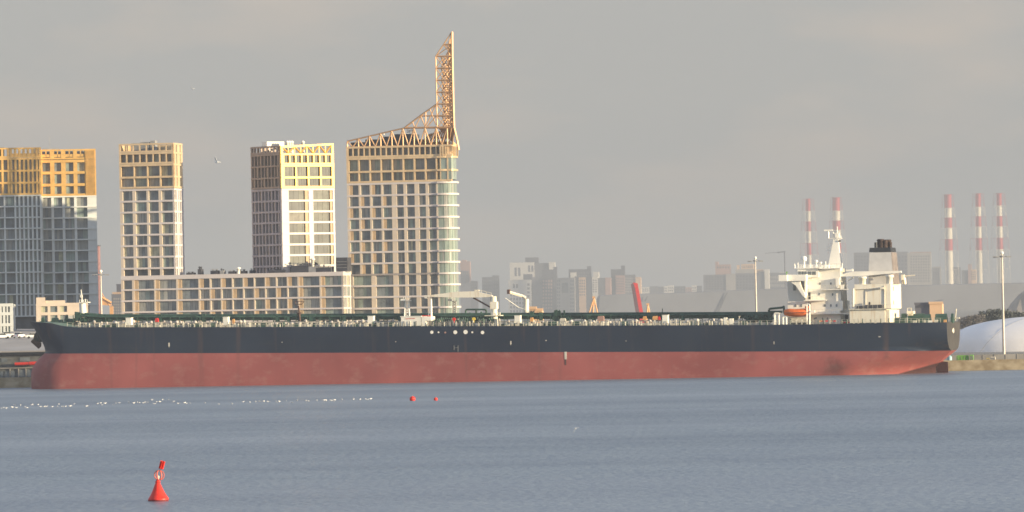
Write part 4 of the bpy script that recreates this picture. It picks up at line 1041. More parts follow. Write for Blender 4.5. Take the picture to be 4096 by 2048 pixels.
m = MB(); sbar(m, (x8(296), y8(668)), (x8(296), y8(635)), .12, TW + 2); sbox(m, x8(290), x8(306), y8(634), y8(650), TW + 1.8, TW + 2.2); m.build('side_light', M['lime'], wing)
# far side wing glimpsed beyond, house front shading wedge
m = MB(); m.prism([(sp(x8(a_), y8(b_), T0 + 3).x, sp(x8(a_), y8(b_), T0 + 3).z) for a_, b_ in ((322, 965), (300, 745), (420, 745), (505, 930), (505, 965))], T0 + 3, T0 + 16); m.build('bridge_front', M['shipw'], accO)
m = MB(); sbox(m, x8(370), x8(402), y8(780), y8(845), T0 + 2.9, T0 + 3.05); m.build('window', M['g2'], accO)
# monkey island: rail, domes, mast, scanner
m = MB()
for px in range(int(x8(430)), int(x8(900)), 7): sbar(m, (px, y8(596)), (px, y8(555)), .06, T0)
sbar(m, (x8(420), y8(556)), (x8(900), y8(560)), .06, T0); sbar(m, (x8(420), y8(575)), (x8(900), y8(578)), .05, T0)
for v, y in ((388, 545), (425, 535), (412, 600), (560, 545), (775, 545), (805, 545), (735, 520), (920, 540)): sbar(m, (x8(v), y8(600)), (x8(v), y8(y)), .14, T0 + 2)
for v, y in ((560, 560), (620, 570), (690, 565), (740, 560), (775, 572), (810, 572)): sbox(m, x8(v), x8(v + 22), y8(y), y8(y + 24), T0 + 2, T0 + 3)
sbar(m, (x8(388), y8(560)), (x8(412), y8(655)), .18, T0)
m.build('top_rail', M['shipw'], wh_)
def dome_(v, y0, y1, r):
    m = MB(); q = sp(x8(v), y8(y1), T0 + 5); z2 = sp(x8(v), y8(y0), T0 + 5).z; hh = z2 - q.z
    m.lathe((q.x, T0 + 5, q.z), [(r * .8, 0), (r, hh * .25), (r, hh * .6), (r * .8, hh * .85), (r * .3, hh)], 12); m.cyl((q.x, T0 + 5, q.z - 2.2), (q.x, T0 + 5, q.z), .22, None, 8); m.build('radome', M['shipw'], wh_)
dome_(493, 460, 515, .75); dome_(629, 502, 530, .45); dome_(680, 523, 543, .38)
ms = MB(); qa_ = sp(x8(860), y8(600), T0 + 6); qb_ = sp(x8(857), y8(275), T0 + 6)
mv = []
for z_, wx, wy, cx in ((qa_.z, 1.35, 1.8, qa_.x), (qb_.z, .45, .7, qb_.x)):
    mv += [(cx - wx * 1.6, T0 + 6 - wy, z_), (cx + wx, T0 + 6 - wy, z_), (cx + wx, T0 + 6 + wy, z_), (cx - wx * 1.6, T0 + 6 + wy, z_)]
ms.add(mv, [(0, 3, 2, 1), (4, 5, 6, 7), (0, 1, 5, 4), (1, 2, 6, 5), (2, 3, 7, 6), (3, 0, 4, 7)])
sbox(ms, x8(765), x8(910), y8(258), y8(264), T0 + 5, T0 + 7.4)
for v, y in ((820, 190), (865, 130), (890, 200), (850, 205), (905, 235)): sbar(ms, (x8(v), y8(262)), (x8(v), y8(y)), .13, T0 + 6)
sbar(ms, (x8(745), y8(397)), (x8(830), y8(397)), .14, T0 + 6); sbar(ms, (x8(760), y8(397)), (x8(752), y8(330)), .08, T0 + 6); sbar(ms, (x8(755), y8(397)), (x8(810), y8(300)), .08, T0 + 6)
sbar(ms, (x8(820), y8(215)), (x8(890), y8(205)), .14, T0 + 6); sbar(ms, (x8(820), y8(262)), (x8(830), y8(200)), .12, T0 + 6); sbar(ms, (x8(835), y8(220)), (x8(880), y8(240)), .2, T0 + 6)
sbox(ms, x8(840), x8(880), y8(205), y8(250), T0 + 5.6, T0 + 6.6)
mast = ms.build('radar_mast', M['shipw'], ship)
m = MB(); sbox(m, x8(715), x8(815), y8(163), y8(180), T0 + 5.7, T0 + 6.3); m.build('radar_scanner', M['shipw'], mast)
m = MB(); sbar(m, (x8(765), y8(180)), (x8(768), y8(262)), .3, T0 + 6); sbar(m, (x8(755), y8(200)), (x8(765), y8(262)), .12, T0 + 6); m.build('scanner_post', M['shipw'], mast)
m = MB(); sbox(m, x8(880), x8(902), y8(282), y8(300), T0 + 5, T0 + 6); m.build('horn', M['dark'], mast)
# provision crane boom reaching aft
x5 = lambda v: 3080 + v / 2.221; y5 = lambda v: 760 + v / 2.221
m = MB(); boom(m, [(x5(625), y5(752)), (x5(740), y5(724)), (x5(1165), y5(718))], [(x5(625), y5(768)), (x5(800), y5(766)), (x5(1170), y5(734))], T0 + .5, T0 + 2)
sbar(m, (x5(680), y5(720)), (x5(740), y5(700)), .25, T0 + 1); sbar(m, (x5(690), y5(808)), (x5(745), y5(772)), .3, T0 + 1); sbox(m, x5(672), x5(735), y5(708), y5(722), T0 + .6, T0 + 2)
m.build('provision_crane', M['shipw'], ship)
# funnel and engine casing
TF = 6.0
cs = MB(); sbox(cs, x5(752), x5(1072), y5(836), y5(1058), TF, TF + 24)
casing = cs.build('engine_casing', M['shipr'], ship)
m = MB(); sbox(m, x5(708), x5(1022), y5(1062), y5(1178), TF - 2.5, TF + 24); sbox(m, x5(1022.5), x5(1062), y5(1066), y5(1176), TF - 2.3, TF + 20); m.build('aft_deckhouse', M['shipr'], ship)
m = MB(); x0, x1, z0, z1 = sbox(m, x5(700), x5(1080), y5(1054), y5(1062), TF - 3, TF - .01)
xx_ = x0
while xx_ < x1: m.box(xx_, xx_ + .06, TF - 2.95, TF - 2.9, z1, z1 + 1); xx_ += 1.2
m.box(x0, x1, TF - 2.96, TF - 2.9, z1 + .93, z1 + 1.0); m.build('side_deck', M['rail'], casing)
m = MB(); sbox(m, x5(845), x5(1000), y5(1018), y5(1052), TF - 1.5, TF - .3); sbox(m, x5(770), x5(830), y5(1030), y5(1052), TF - 1.5, TF - .3); sbox(m, x5(875), x5(890), y5(995), y5(1020), TF - 1.2, TF - .5); m.build('deck_machinery', M['dark'], ship)
m = MB(); scyl(m, (x5(738), y5(1050)), (x5(738), y5(880)), .32, TF - .35, None, 8); scyl(m, (x5(738), y5(880)), (x5(1005), y5(870)), .2, TF - .22, None, 8); sbox(m, x5(980), x5(1006), y5(862), y5(880), TF - 1, TF - .2)
scyl(m, (x5(850), y5(895)), (x5(850), y5(1050)), .07, TF - .07, None, 6); scyl(m, (x5(1018), y5(850)), (x5(1018), y5(1050)), .1, TF - .1, None, 6); m.build('pipe_run', M['shipr'], casing)
fn = MB()
def taper(mb, a0, a1, b0, b1, yt, yb, t0, t1, inset=1.0, mi=0):
    A = sp(x5(b0), y5(yb), t0); B = sp(x5(b1), y5(yb), t0); C = sp(x5(a1), y5(yt), t0); D = sp(x5(a0), y5(yt), t0)
    vs = [(A.x, t0, A.z), (B.x, t0, A.z), (C.x, t0 + inset, C.z), (D.x, t0 + inset, C.z), (A.x, t1, A.z), (B.x, t1, A.z), (C.x, t1 - inset, C.z), (D.x, t1 - inset, C.z)]
    mb.add(vs, [(0, 1, 2, 3), (5, 4, 7, 6), (1, 5, 6, 2), (4, 0, 3, 7), (3, 2, 6, 7), (1, 0, 4, 5)], mi)
taper(fn, 880, 1072, 872, 1098, 552, 836, TF + 3, TF + 17)
funnel = fn.build('funnel', mat('funnel_grey', (.60, .58, .55), .5, var=.06), ship)
A_ = sp(x5(1098), y5(836), TF + 3); C_ = sp(x5(1072), y5(552), TF + 3)
m = MB(); m.add([(A_.x + .05, TF + 3, A_.z), (A_.x + .05, TF + 17, A_.z), (C_.x + .05, TF + 16, C_.z), (C_.x + .05, TF + 4, C_.z)], [(0, 1, 2, 3)]); m.build('sooty_panel', mat('soot_grey', (.20, .17, .16), .7, var=.3, scale=.5), funnel)
m = MB(); taper(m, 884, 1068, 880, 1073, 510, 551.5, TF + 3.9, TF + 16.2, .2); m.build('funnel_top', M['black'], funnel)
m = MB()
for v, w_, yt in ((985, 2.2, 436), (1020, 1.8, 445), (1048, 2.0, 440), (1003, 1.4, 440), (1066, 1.2, 462)):
    q = sp(x5(v), y5(512), TF + 9 + (v % 5)); zt2 = sp(x5(v), y5(yt), TF + 9 + (v % 5)).z; rr_ = w_ * .42; m.lathe((q.x, TF + 9 + (v % 5), q.z - .3), [(rr_, 0), (rr_, zt2 - q.z - .2), (rr_ * 1.15, zt2 - q.z), (rr_ * .9, zt2 - q.z + .3)], 10)
m.build('exhaust_pipe', mat('sooty_brown', (.04, .022, .02), .7, var=.4, scale=2), funnel)
m = MB(); q = sp(x5(939), y5(512), TF + 6); m.cyl(q, sp(x5(939), y5(465), TF + 6), .35, None, 8); m.build('exhaust_pipe', M['black'], funnel)
m = MList()
for v, y0 in ((822, 768), (1062, 752)):
    q = sp(x5(v), y5(838), TF + 1); z2 = sp(x5(v), y5(y0), TF + 1).z - q.z; m.lathe((q.x, TF + 1, q.z), [(.85, 0), (.85, z2 * .7), (1.1, z2 * .74), (1.1, z2 * .95), (.8, z2)], 12)
m.build('casing_vent', M['shipr'], casing)
m = MB(); sbox(m, x5(1165), x5(1190), y5(752), y5(800), TF + 16, TF + 18); sbar(m, (x5(1200), y5(836)), (x5(1195), y5(780)), .5, TF + 17); sbar(m, (x5(1180), y5(836)), (x5(1175), y5(795)), .3, TF + 17); sbar(m, (x5(1190), y5(765)), (x5(1290), y5(757)), .16, TF + 17); m.build('aft_davit', M['shipr'], ship)
m = MB(); sbox(m, x5(1215), x5(1275), y5(1076), y5(1100), TF + 8, TF + 12); sbar(m, (x5(1222), y5(1076)), (x5(1222), y5(1050)), .08, TF + 8); sbar(m, (x5(1255), y5(1076)), (x5(1255), y5(1048)), .08, TF + 8); sbar(m, (x5(1220), y5(1050)), (x5(1258), y5(1048)), .08, TF + 8); sbox(m, x5(1225), x5(1268), y5(1100), y5(1115), TF + 9, TF + 11); m.build('aft_platform', M['shipr'], ship)
# windows on casing aft face
m = MB(); 
for z_ in (.25, .5): m.box(sp(x5(1072), 1200, TF).x, sp(x5(1072), 1200, TF).x + .08, TF + 6, TF + 6.8, 14 + z_ * 14, 15 + z_ * 14)
m.build('porthole', M['dark'], casing)
# rescue boat davits and lifeboat
for a_, b_, y0, y1 in ((165, 212, 1100, 1228), (258, 296, 1145, 1225), (525, 556, 1000, 1228)):
    m = MB()
    for v in (a_, b_): sbar(m, (x8(v), y8(y1)), (x8(v), y8(y0)), .26, 3.2)
    sbar(m, (x8(a_), y8(y0)), (x8(b_), y8(y0)), .26, 3.2); sbar(m, (x8(a_), y8((y0 + y1) / 2)), (x8(b_), y8((y0 + y1) / 2 + 5)), .14, 3.2); sbar(m, (x8(a_), y8(y1)), (x8(b_), y8(y0 + 20)), .1, 3.2)
    m.build('davit', M['shipw'], ship)
m = MB(); sbox(m, x8(165), x8(225), y8(1095), y8(1104), 3, 5); sbox(m, x8(560), x8(610), y8(1070), y8(1090), 3, 4.5); m.build('davit_platform', M['shipw'], ship)
m = MB(); sbox(m, x8(315), x8(520), y8(1145), y8(1205), 4.5, 6.5); m.build('boat_winch', M['rail'], ship)
for i, px in enumerate((660, 690, 730, 780, 820)):
    m = MB(); sbox(m, x8(px), x8(px + 26), y8(1180 + (i % 2) * 3), y8(1198), 4, 5.4); m.build('deck_crate', M['crr'] if i % 3 else M['cro'], ship)
m = MB(); sbox(m, x8(935), x8(1030), y8(1192), y8(1210), 4, 5); m.build('deck_crate', M['crr'], ship)
LBt = 2.6
qc = sp(x8(405), y8(1092), LBt); l0 = sp(x8(265), y8(1092), LBt).x; l1 = sp(x8(545), y8(1092), LBt).x
Lb = l1 - l0; hb_ = sp(x8(405), y8(1040), LBt).z - sp(x8(405), y8(1140), LBt).z
lb = thing('lifeboat', fs.M @ Matrix.Translation((l0, LBt, sp(x8(405), y8(1140), LBt).z)), 'orange enclosed lifeboat hung on white davits beside the tanker superstructure', 'lifeboat')
def boat_half(z0, z1, top_, name, mt):
    m = MB(); ns = 15; nz_ = 6; vs = []
    for i in range(ns):
        u = i / (ns - 1); e = math.sin(math.pi * min(1, max(.03, u))) ** .28
        for j in range(nz_ * 2 - 1):
            a_ = math.pi * j / (nz_ * 2 - 2)
            if top_: yy, zz_ = -math.cos(a_) * 1.45 * e, z0 + math.sin(a_) * (z1 - z0) * (e * .85 + .15) * (1.08 - .3 * math.sin(math.pi * u) ** 2)
            else: yy, zz_ = -math.cos(a_) * 1.55 * e, z0 - math.sin(a_) * (z0 - z1) * (e * .9 + .1) * 1
            vs.append((u * Lb, 1.5 + yy, zz_))
    k = nz_ * 2 - 1
    m.add(vs, [(i * k + j, i * k + j + 1, (i + 1) * k + j + 1, (i + 1) * k + j) for i in range(ns - 1) for j in range(k - 1)], 0, True)
    m.add(vs, [tuple(range(k)), tuple(range((ns - 1) * k, ns * k))]); m.build(name, mt, lb)
boat_half(hb_ * .45, hb_ * 1.0, True, 'canopy', M['orange']); boat_half(hb_ * .45, 0, False, 'hull', M['orange'])
MB().box(Lb * .03, Lb * .97, -.12, 0, hb_ * .43, hb_ * .49).build('fender_strip', M['rust'], lb)
MB().box(Lb * .84, Lb * .96, .7, 2.2, hb_ * .93, hb_ * 1.17).build('steering_cabin', M['orange'], lb)
# stern gear
m = MB()
x7 = lambda v: 3500 + v / 3.39; y7 = lambda v: 1180 + v / 3.39
for a_, b_, y0 in ((350, 420, 280), (440, 560, 288), (560, 660, 280), (660, 745, 290), (810, 890, 285), (890, 965, 282), (1025, 1055, 280), (250, 330, 335)):
    x0, x1, z0, z1 = sbox(m, x7(a_), x7(b_), y7(y0 + 18), y7(378), CL - 4, CL); m.cyl((x0, CL - 2, z1), (x1, CL - 2, z1), .9, None, 10)
m.build('winch_gear', M['green'], ship)
m = MB(); scyl(m, (x7(1085), y7(345)), (x7(1102), y7(185)), .22, CL, .15, 8); sbox(m, x7(1070), x7(1140), y7(305), y7(320), CL - 1, CL + 1); m.build('ensign_staff', M['rail'], ship)
for i, (a_, b_, mm) in enumerate(((715, 775, 'shipw'), (800, 850, 'rail'), (510, 560, 'rail'), (930, 965, 'cro'), (660, 690, 'rail'))):
    m = MB(); sbox(m, x7(a_), x7(b_), y7(345 - (i % 2) * 10), y7(378), 5, 6); m.build('deck_crate', M[mm], ship)
# deck machinery forward of the house (dark green clump and arch)
m = MB()
for i in range(46):
    px = random.uniform(2985, 3085); top_y_ = 1247 + abs(px - 3040) * .18; py = random.uniform(top_y_, 1285)
    scyl(m, (px, py), (px + random.uniform(-7, 9), py + random.uniform(5, 14)), random.uniform(.3, .8), random.uniform(10, 18), None, 7)
for a_, b_ in (((3076, 1275), (3076, 1238)), ((3076, 1238), (3080, 1235)), ((3080, 1235), (3130, 1230)), ((3080, 1247), (3130, 1247)), ((3135, 1225), (3138, 1255)), ((3130, 1230), (3138, 1225))): scyl(m, a_, b_, .3, 12, None, 8)
m.build('cargo_manifold', M['green'], ship)
m = MList()
for i in range(26):
    px = 2640 + random.uniform(-22, 30); sbox(m, px, px + random.uniform(2, 6), 1248 + abs(px - 2648) * .35 + random.uniform(0, 6), 1268, 14, 15)
for i in range(12):
    px = 2215 + random.uniform(0, 40); sbox(m, px, px + random.uniform(2, 5), random.uniform(1238, 1252), 1266, 14, 15)
sbar(m, (2649, 1262), (2650, 1234), .15, 14)
m.build('vent_gear', M['green'], ship)
m = MB(); sbar(m, (2957, 1293), (2957, 1266), .14, 6); sbox(m, 2954, 2960, 1264, 1267, 5.8, 6.4); m.build('deck_lamp', M['rail'], ship)

# ------------------------------------------------------------------ right quay: wall objects, dome, masts
fq = Fr(3900, 1541, -8, 0)
def qbox(px0, px1, py0, py1, t, dep):
    a_ = fq.p(px0, py1, t); b_ = fq.p(px1, py0, t); return a_.x, b_.x, a_.z, b_.z
items = [(3826, 3874, 1421, 1442, 2.5, 'lime', 'green_container', 'dull green waste container on the quay right of the stern', 'container'),
         (3879, 3893, 1419, 1443, 2.2, 'lime', 'green_cabinet', 'upright bright green cabinet on the quay', 'cabinet'),
         (3945, 3958, 1432, 1443, 2.4, 'yel', 'small_roller', 'small yellow machine left of the pale yellow one on the quay', 'machine'),
         (3964, 3981, 1427, 1443, 2.4, 'chw', 'pump_unit', 'pale yellow pump unit on the quay', 'machine')]
for (a_, b_, y0, y1, t, mm, nm, lab, cat) in items:
    x0, x1, z0, z1 = qbox(a_, b_, y0, y1, t, 2); o = thing(nm, fq.M @ Matrix.Translation((x0, t, GZ)), lab, cat)
    w_, h_ = x1 - x0, z1 - GZ
    m = MB().prism([(0, .15), (w_, .15), (w_, h_ * .9), (w_ * .9, h_), (w_ * .1, h_), (0, h_ * .9)], 0, 1.6); m.build('body', M[mm], o)
    m = MB(); [m.box(w_ * k, w_ * k + .1, -.06, 0, .2, h_ * .85) for k in (.1, .35, .6, .85)]; m.build('rib', M['grey'], o)
    m = MB(); [m.cyl((w_ * k, .1, .14), (w_ * k, .5, .14), .14, None, 8) for k in (.2, .8)]; m.build('wheel', M['tyre'], o)
x0, x1, z0, z1 = qbox(3788, 3809, 1423, 1441, 2.2, 2)
o = tag(MB().lathe((0, 0, 0), [(.55, 0), (.62, .1), (.62, z1 - GZ - .3), (.4, z1 - GZ - .05), (.15, z1 - GZ)], 12).lathe((0, 0, z1 - GZ - .02), [(.2, 0), (.2, .15)], 8).build('water_tank', mat('pale_blue_plastic', (.35, .55, .60), .5)), 'pale blue drum standing on the quay behind the rudder', 'tank')
o.matrix_world = fq.M @ Matrix.Translation(((x0 + x1) / 2, 2.2, GZ + .01))
fender(3803, 1456, 1481, -1.0, fq, 'blue-green fender on the quay wall right of the rudder')
# red brown pile of pipes
o = thing('pipe_stack', fq.M @ Matrix.Translation((qbox(3815, 3830, 1430, 1440, 2, 1)[0], 1.6, GZ + .01)), 'low stack of rusty brown pipes on the quay edge below the stern', 'pipes')
for k in range(4): MB().cyl((0, .3 * k, .14 + .0), (4.2, .3 * k, .14), .14, None, 8).build('pipe', M['rust'], o)
# concrete boundary wall behind
wm = thing('boundary_wall', fq.M @ Matrix.Translation((0, 26, GZ)), 'grey concrete panel wall along the quay in front of the white dome', 'wall')
q0 = fq.p(3795, 1405, 26); q1 = fq.p(4300, 1405, 26)
m = MB(); xx_ = q0.x
while xx_ < q1.x: m.box(xx_, xx_ + 2.9, 0, .2, 0, q0.z - GZ - 1.05 + .02 * math.sin(xx_)); xx_ += 3
m.build('panel', M['conc'], wm)
m = MB(); xx_ = q0.x
while xx_ < q1.x: m.box(xx_ - .12, xx_ + .02, -.08, .3, 0, q0.z - GZ - .9); xx_ += 3
m.build('post', M['conc'], wm)
# air dome
DY = 1800
fd = Fr(4250, DY, -8, GZ)
root = thing('air_dome', fd, 'big white inflated sports dome rising behind the stern', 'dome')
lx = -fd.x(3760, 1400); lz = fd.z(4150, 1263) ; m = MB(); NU, NV = 40, 14; vs = []
for i in range(NU + 1):
    u = -1 + 2 * i / NU
    for j in range(NV + 1):
        a_ = math.pi * j / NV; cx = lx * math.copysign(abs(math.sin(u * math.pi / 2)) ** .9, u); e = (1 - abs(cx / lx) ** 2.4) ** .36 if abs(cx) < lx else 0
        s_ = math.sin(a_)
        vs.append((cx, -math.cos(a_) * 20 * e + 20, lz * s_ ** .8 * e))
m.add(vs, [(i * (NV + 1) + j, (i + 1) * (NV + 1) + j, (i + 1) * (NV + 1) + j + 1, i * (NV + 1) + j + 1) for i in range(NU) for j in range(NV)], 0, True)
m.build('membrane', M['dome'], root)
m = MB()
def domept(k, j): v = vs[k * (NV + 1) + j]; return Vector(v)
for st in (2, 11, 20):
    for j in range(NV // 2 + 1):
        if st + j + 1 <= NU: a_ = domept(min(NU, st + j), 1 + j // 2 if False else j); b_ = domept(min(NU, st + j + 1), j + 1); m.cyl(a_ + Vector((0, -.1, .1)), b_ + Vector((0, -.1, .1)), .04, None, 4)
m.build('cable', M['grey'], root)
# high mast lights
def mastlight(px, ytop, ybot, Y, label, rr_=2.2, hid=0):
    f_ = Fr(px, Y, 0, GZ, (ytop + 1240) / 2); top_z = f_.z(px, ytop); ht = top_z
    o = thing('light_mast', f_, label, 'light mast', 'tall harbour light masts')
    m = MB(); m.lathe((0, 0, 0), [(.42, 0), (.3, ht * .5), (.2, ht)], 8); m.build('pole', M['steel'], o)
    m = MB()
    for i in range(8):
        a_ = math.pi * 2 * i / 8; m.bar((0, 0, ht - .6), (rr_ * math.cos(a_), rr_ * math.sin(a_) * .9, ht - .6), .12); 
    m.lathe((0, 0, ht - .75), [(.8, 0), (.9, .25), (.4, .4)], 10); m.build('lamp_ring', M['grey'], o)
    for i in range(8):
        a_ = math.pi * 2 * i / 8; MB().box(rr_ * math.cos(a_) - .3, rr_ * math.cos(a_) + .3, rr_ * math.sin(a_) * .9 - .2, rr_ * math.sin(a_) * .9 + .2, ht - .9, ht - .55).build('lamp', M['grey'], o)
    m = MB(); v_, f2_ = icos((0, 0, ht + .35), .5, 2); m.add(v_, f2_, 0, True); m.build('cap', M['shipw'], o)
mastlight(3023, 1036, 1240, 1900, 'tall pole mast with round lamp ring just left of the ship bridge')
mastlight(4010, 1017, 1400, 1640, 'tall pole mast standing in front of the white dome')
mastlight(404, 1090, 1290, 1750, 'tall pole mast between the left towers and the low block')

# ------------------------------------------------------------------ far things
def far_frame(px, Y, yaw=0): return Fr(px, Y, yaw, GZ)
def fbuild(name, label, Y, blocks, wins=(), yaw=-6, group='apartment houses in the haze', cat='building', dep=18):
    """blocks: (px0,px1,ytop,mat,doff); wins: (px0,px1,y0,y1,cols,rows,mat,doff)"""
    f_ = far_frame(blocks[0][0], Y, yaw); root = thing(name, f_, label, cat, group)
    for i, b in enumerate(blocks):
        px0, px1, yt, mm = b[:4]; off = b[4] if len(b) > 4 else 0
        x0, x1, z = f_.x(px0, yt, off), f_.x(px1, yt, off), f_.z((px0 + px1) / 2, yt, off)
        m = MB().box(x0, x1, off, off + dep, 0, z); m.box(x0 - .3, x1 + .3, off - .3, off + .6, z, z + .9); m.build('wall', M[mm], root)
    for (px0, px1, y0, y1, nc, nr, mm, off) in wins:
        for c_ in range(nc):
            for r in range(nr):
                a0 = px0 + (px1 - px0) * (c_ + .22) / nc; a1 = px0 + (px1 - px0) * (c_ + .78) / nc
                b0 = y0 + (y1 - y0) * (r + .2) / nr; b1 = y0 + (y1 - y0) * (r + .8) / nr
                p0 = f_.p(a0, b1, off); p1 = f_.p(a1, b0, off); MB().box(p0.x, p1.x, off - .25, off + .05, p0.z, p1.z).build('window', M[mm], root)
    return root, f_
c3x = lambda v: 1820 + v / 2.927; c3y = lambda v: 980 + v / 2.927
c4x = lambda v: 2550 + v / 3.68; c4y = lambda v: 980 + v / 3.68
YF = 15000
fbuild('pink_tower', 'hazy pinkish tower just right of the spired tower', YF, [(c3x(60), c3x(175), c3y(195), 'fbp'), (c3x(80), c3x(130), c3y(180), 'fbp', 4)], [(c3x(70), c3x(165), c3y(225), c3y(600), 4, 1, 'fwin', 0)])
fbuild('brown_low_house', 'low brownish house beside the hazy pinkish tower', YF - 300, [(c3x(180), c3x(262), c3y(425), 'fbd'), (c3x(60), c3x(180), c3y(450), 'fbg')], [(c3x(185), c3x(258), c3y(440), c3y(560), 4, 4, 'fwin', 0)])
fbuild('brown_twin_house', 'dark brown two-height house standing alone left of the white slab', YF + 300, [(c3x(315), c3x(437), c3y(380), 'fbd'), (c3x(437), c3x(510), c3y(360), 'fbd')], [(c3x(440), c3x(505), c3y(380), c3y(640), 3, 6, 'fbg', 0), (c3x(320), c3x(435), c3y(395), c3y(640), 5, 6, 'fbg', 0)])
fbuild('white_slab_house', 'tall white slab house with dark roof tower, highest in the haze', YF + 300, [(c3x(640), c3x(925), c3y(208), 'fbw'), (c3x(925), c3x(1100), c3y(215), 'fbg', 3), (c3x(822), c3x(975), c3y(150), 'fbd', 8), (c3x(1100), c3x(1168), c3y(205), 'fbw', -2)],
       [(c3x(690), c3x(775), c3y(230), c3y(400), 2, 1, 'fbg', 0), (c3x(850), c3x(925), c3y(215), c3y(340), 2, 1, 'fbg', 0), (c3x(985), c3x(1095), c3y(235), c3y(600), 4, 6, 'fwin', 3)])
fbuild('white_front_house', 'pale lower house in front of the tall white slab', YF, [(c3x(622), c3x(890), c3y(412), 'fbw'), (c3x(800), c3x(900), c3y(345), 'fbd', 6)], [(c3x(670), c3x(745), c3y(440), c3y(520), 2, 1, 'fwin', 0), (c3x(640), c3x(815), c3y(560), c3y(800), 5, 5, 'fbg', 0), (c3x(835), c3x(885), c3y(440), c3y(760), 1, 7, 'fbg', 0)])
fbuild('dark_stepped_house', 'dark stepped house right of the tall white slab', YF + 100, [(c3x(1015), c3x(1150), c3y(292), 'fbd'), (c3x(1150), c3x(1190), c3y(260), 'fbd', -1), (c3x(890), c3x(1015), c3y(380), 'fbg', 2)], [(c3x(1020), c3x(1145), c3y(400), c3y(760), 4, 9, 'fbp', 0)])
fbuild('recessed_house', 'pale house with a tall dark recess in its middle', YF - 100, [(c3x(1185), c3x(1400), c3y(388), 'fb')], [(c3x(1225), c3x(1350), c3y(400), c3y(600), 1, 1, 'fwin', 0), (c3x(1190), c3x(1235), c3y(400), c3y(780), 2, 9, 'fbg', 0), (c3x(1345), c3x(1395), c3y(400), c3y(780), 2, 9, 'fbg', 0)])
fbuild('dark_roof_house', 'dark house with two uneven roof blocks and small white gables', YF + 200, [(c3x(1330), c3x(1545), c3y(288), 'fbd'), (c3x(1545), c3x(1590), c3y(252), 'fbd'), (c3x(1350), c3x(1420), c3y(325), 'fbw', -4), (c3x(1618), c3x(1682), c3y(318), 'fbw', -4)], [(c3x(1440), c3x(1580), c3y(310), c3y(380), 5, 2, 'fbg', 0)])
fbuild('striped_house', 'long pinkish striped house below the dark roof blocks', YF - 50, [(c3x(1400), c3x(1448), c3y(372), 'fbd', 1), (c3x(1448), c3x(1530), c3y(382), 'fbo'), (c3x(1530), c3x(1605), c3y(376), 'fbd', 1), (c3x(1605), c3x(1670), c3y(380), 'fbw'), (c3x(1670), c3x(1757), c3y(390), 'fbg', 1), (c3x(1757), c3x(1822), c3y(385), 'fbp')],
       [(c3x(1452), c3x(1528), c3y(400), c3y(600), 3, 6, 'fbg', 0), (c3x(1610), c3x(1665), c3y(400), c3y(560), 2, 6, 'fbg', 0), (c3x(1675), c3x(1752), c3y(410), c3y(560), 3, 5, 'fwin', 1)])
fbuild('orange_gable_house', 'brownish house with sunlit orange right end, last of the hazy cluster', YF, [(c3x(1825), c3x(1945), c3y(288), 'fbd', 2), (c3x(1945), c3x(1985), c3y(245), 'fbd', 1), (c3x(1880), c3x(1985), c3y(360), 'fbp', -3), (c3x(1985), c3x(2110), c3y(352), 'fbg'), (c3x(2112), c3x(2175), c3y(380), 'fbo', -2)],  # right end coloured orange to stand for sunlight
       [(c3x(1885), c3x(1980), c3y(380), c3y(560), 4, 6, 'fbg', -3), (c3x(1990), c3x(2108), c3y(375), c3y(560), 5, 6, 'fb', 0)])
rowx = [(60, 170, 625), (180, 300, 612), (305, 385, 618), (388, 440, 608), (445, 530, 600), (540, 700, 612), (705, 795, 628), (800, 865, 598), (870, 945, 605)]
for i, (a_, b_, y_) in enumerate(rowx):
    fbuild('low_hazy_house', ['low hazy house at the left start of the far low row', 'second house of the far low row, slightly darker', 'narrow grey house, third of the far low row', 'narrow pale house, fourth of the far low row', 'pale block in the middle of the far low row', 'longest dark block of the far low row', 'lowest block of the far low row, reddish', 'pale block near the right end of the far low row', 'dark block at the right end of the far low row'][i], YF + 2200,
           [(c4x(a_), c4x(b_), c4y(y_), ['fbw', 'fbg', 'fbg', 'fbw', 'fbw', 'fbd', 'fbp', 'fbw', 'fbd'][i])], [(c4x(a_ + 6), c4x(b_ - 6), c4y(y_ + 12), c4y(690), 3, 2, 'fbg', 0)], group='low houses on the far skyline')
fbuild('terraced_house', 'broad terraced block with orange lit upper storeys behind the lamp mast', YF, [(c4x(968), c4x(1300), c4y(442), 'fbg'), (c4x(1300), c4x(1440), c4y(430), 'fb', -2), (c4x(1440), c4x(1780), c4y(420), 'fbg'), (c4x(1780), c4x(1868), c4y(400), 'fbg', 1), (c4x(1868), c4x(1935), c4y(362), 'fbw', -2),
      (c4x(1145), c4x(1370), c4y(292), 'fbp', 4), (c4x(1145), c4x(1190), c4y(250), 'fbp', 5), (c4x(1440), c4x(1720), c4y(360), 'fb', 3), (c4x(1462), c4x(1500), c4y(300), 'fbo', 5), (c4x(1528), c4x(1712), c4y(285), 'fbo', 5), (c4x(1712), c4x(1850), c4y(365), 'fbo', 4)],  # orange upper storeys carry sunlight in their wall colour
      [(c4x(1000), c4x(1290), c4y(455), c4y(660), 7, 6, 'fbd', 0), (c4x(1450), c4x(1770), c4y(440), c4y(655), 7, 5, 'fbd', 0), (c4x(1540), c4x(1700), c4y(300), c4y(345), 6, 2, 'fbg', 5), (c4x(1160), c4x(1360), c4y(310), c4y(350), 5, 1, 'fbg', 4)])
fbuild('bridge_side_house', 'faint pale block peeping left of the bridge wing', YF + 500, [(3068, 3150, 1092, 'fbg')], [(3070, 3140, 1100, 1150, 8, 3, 'fb', 0)])
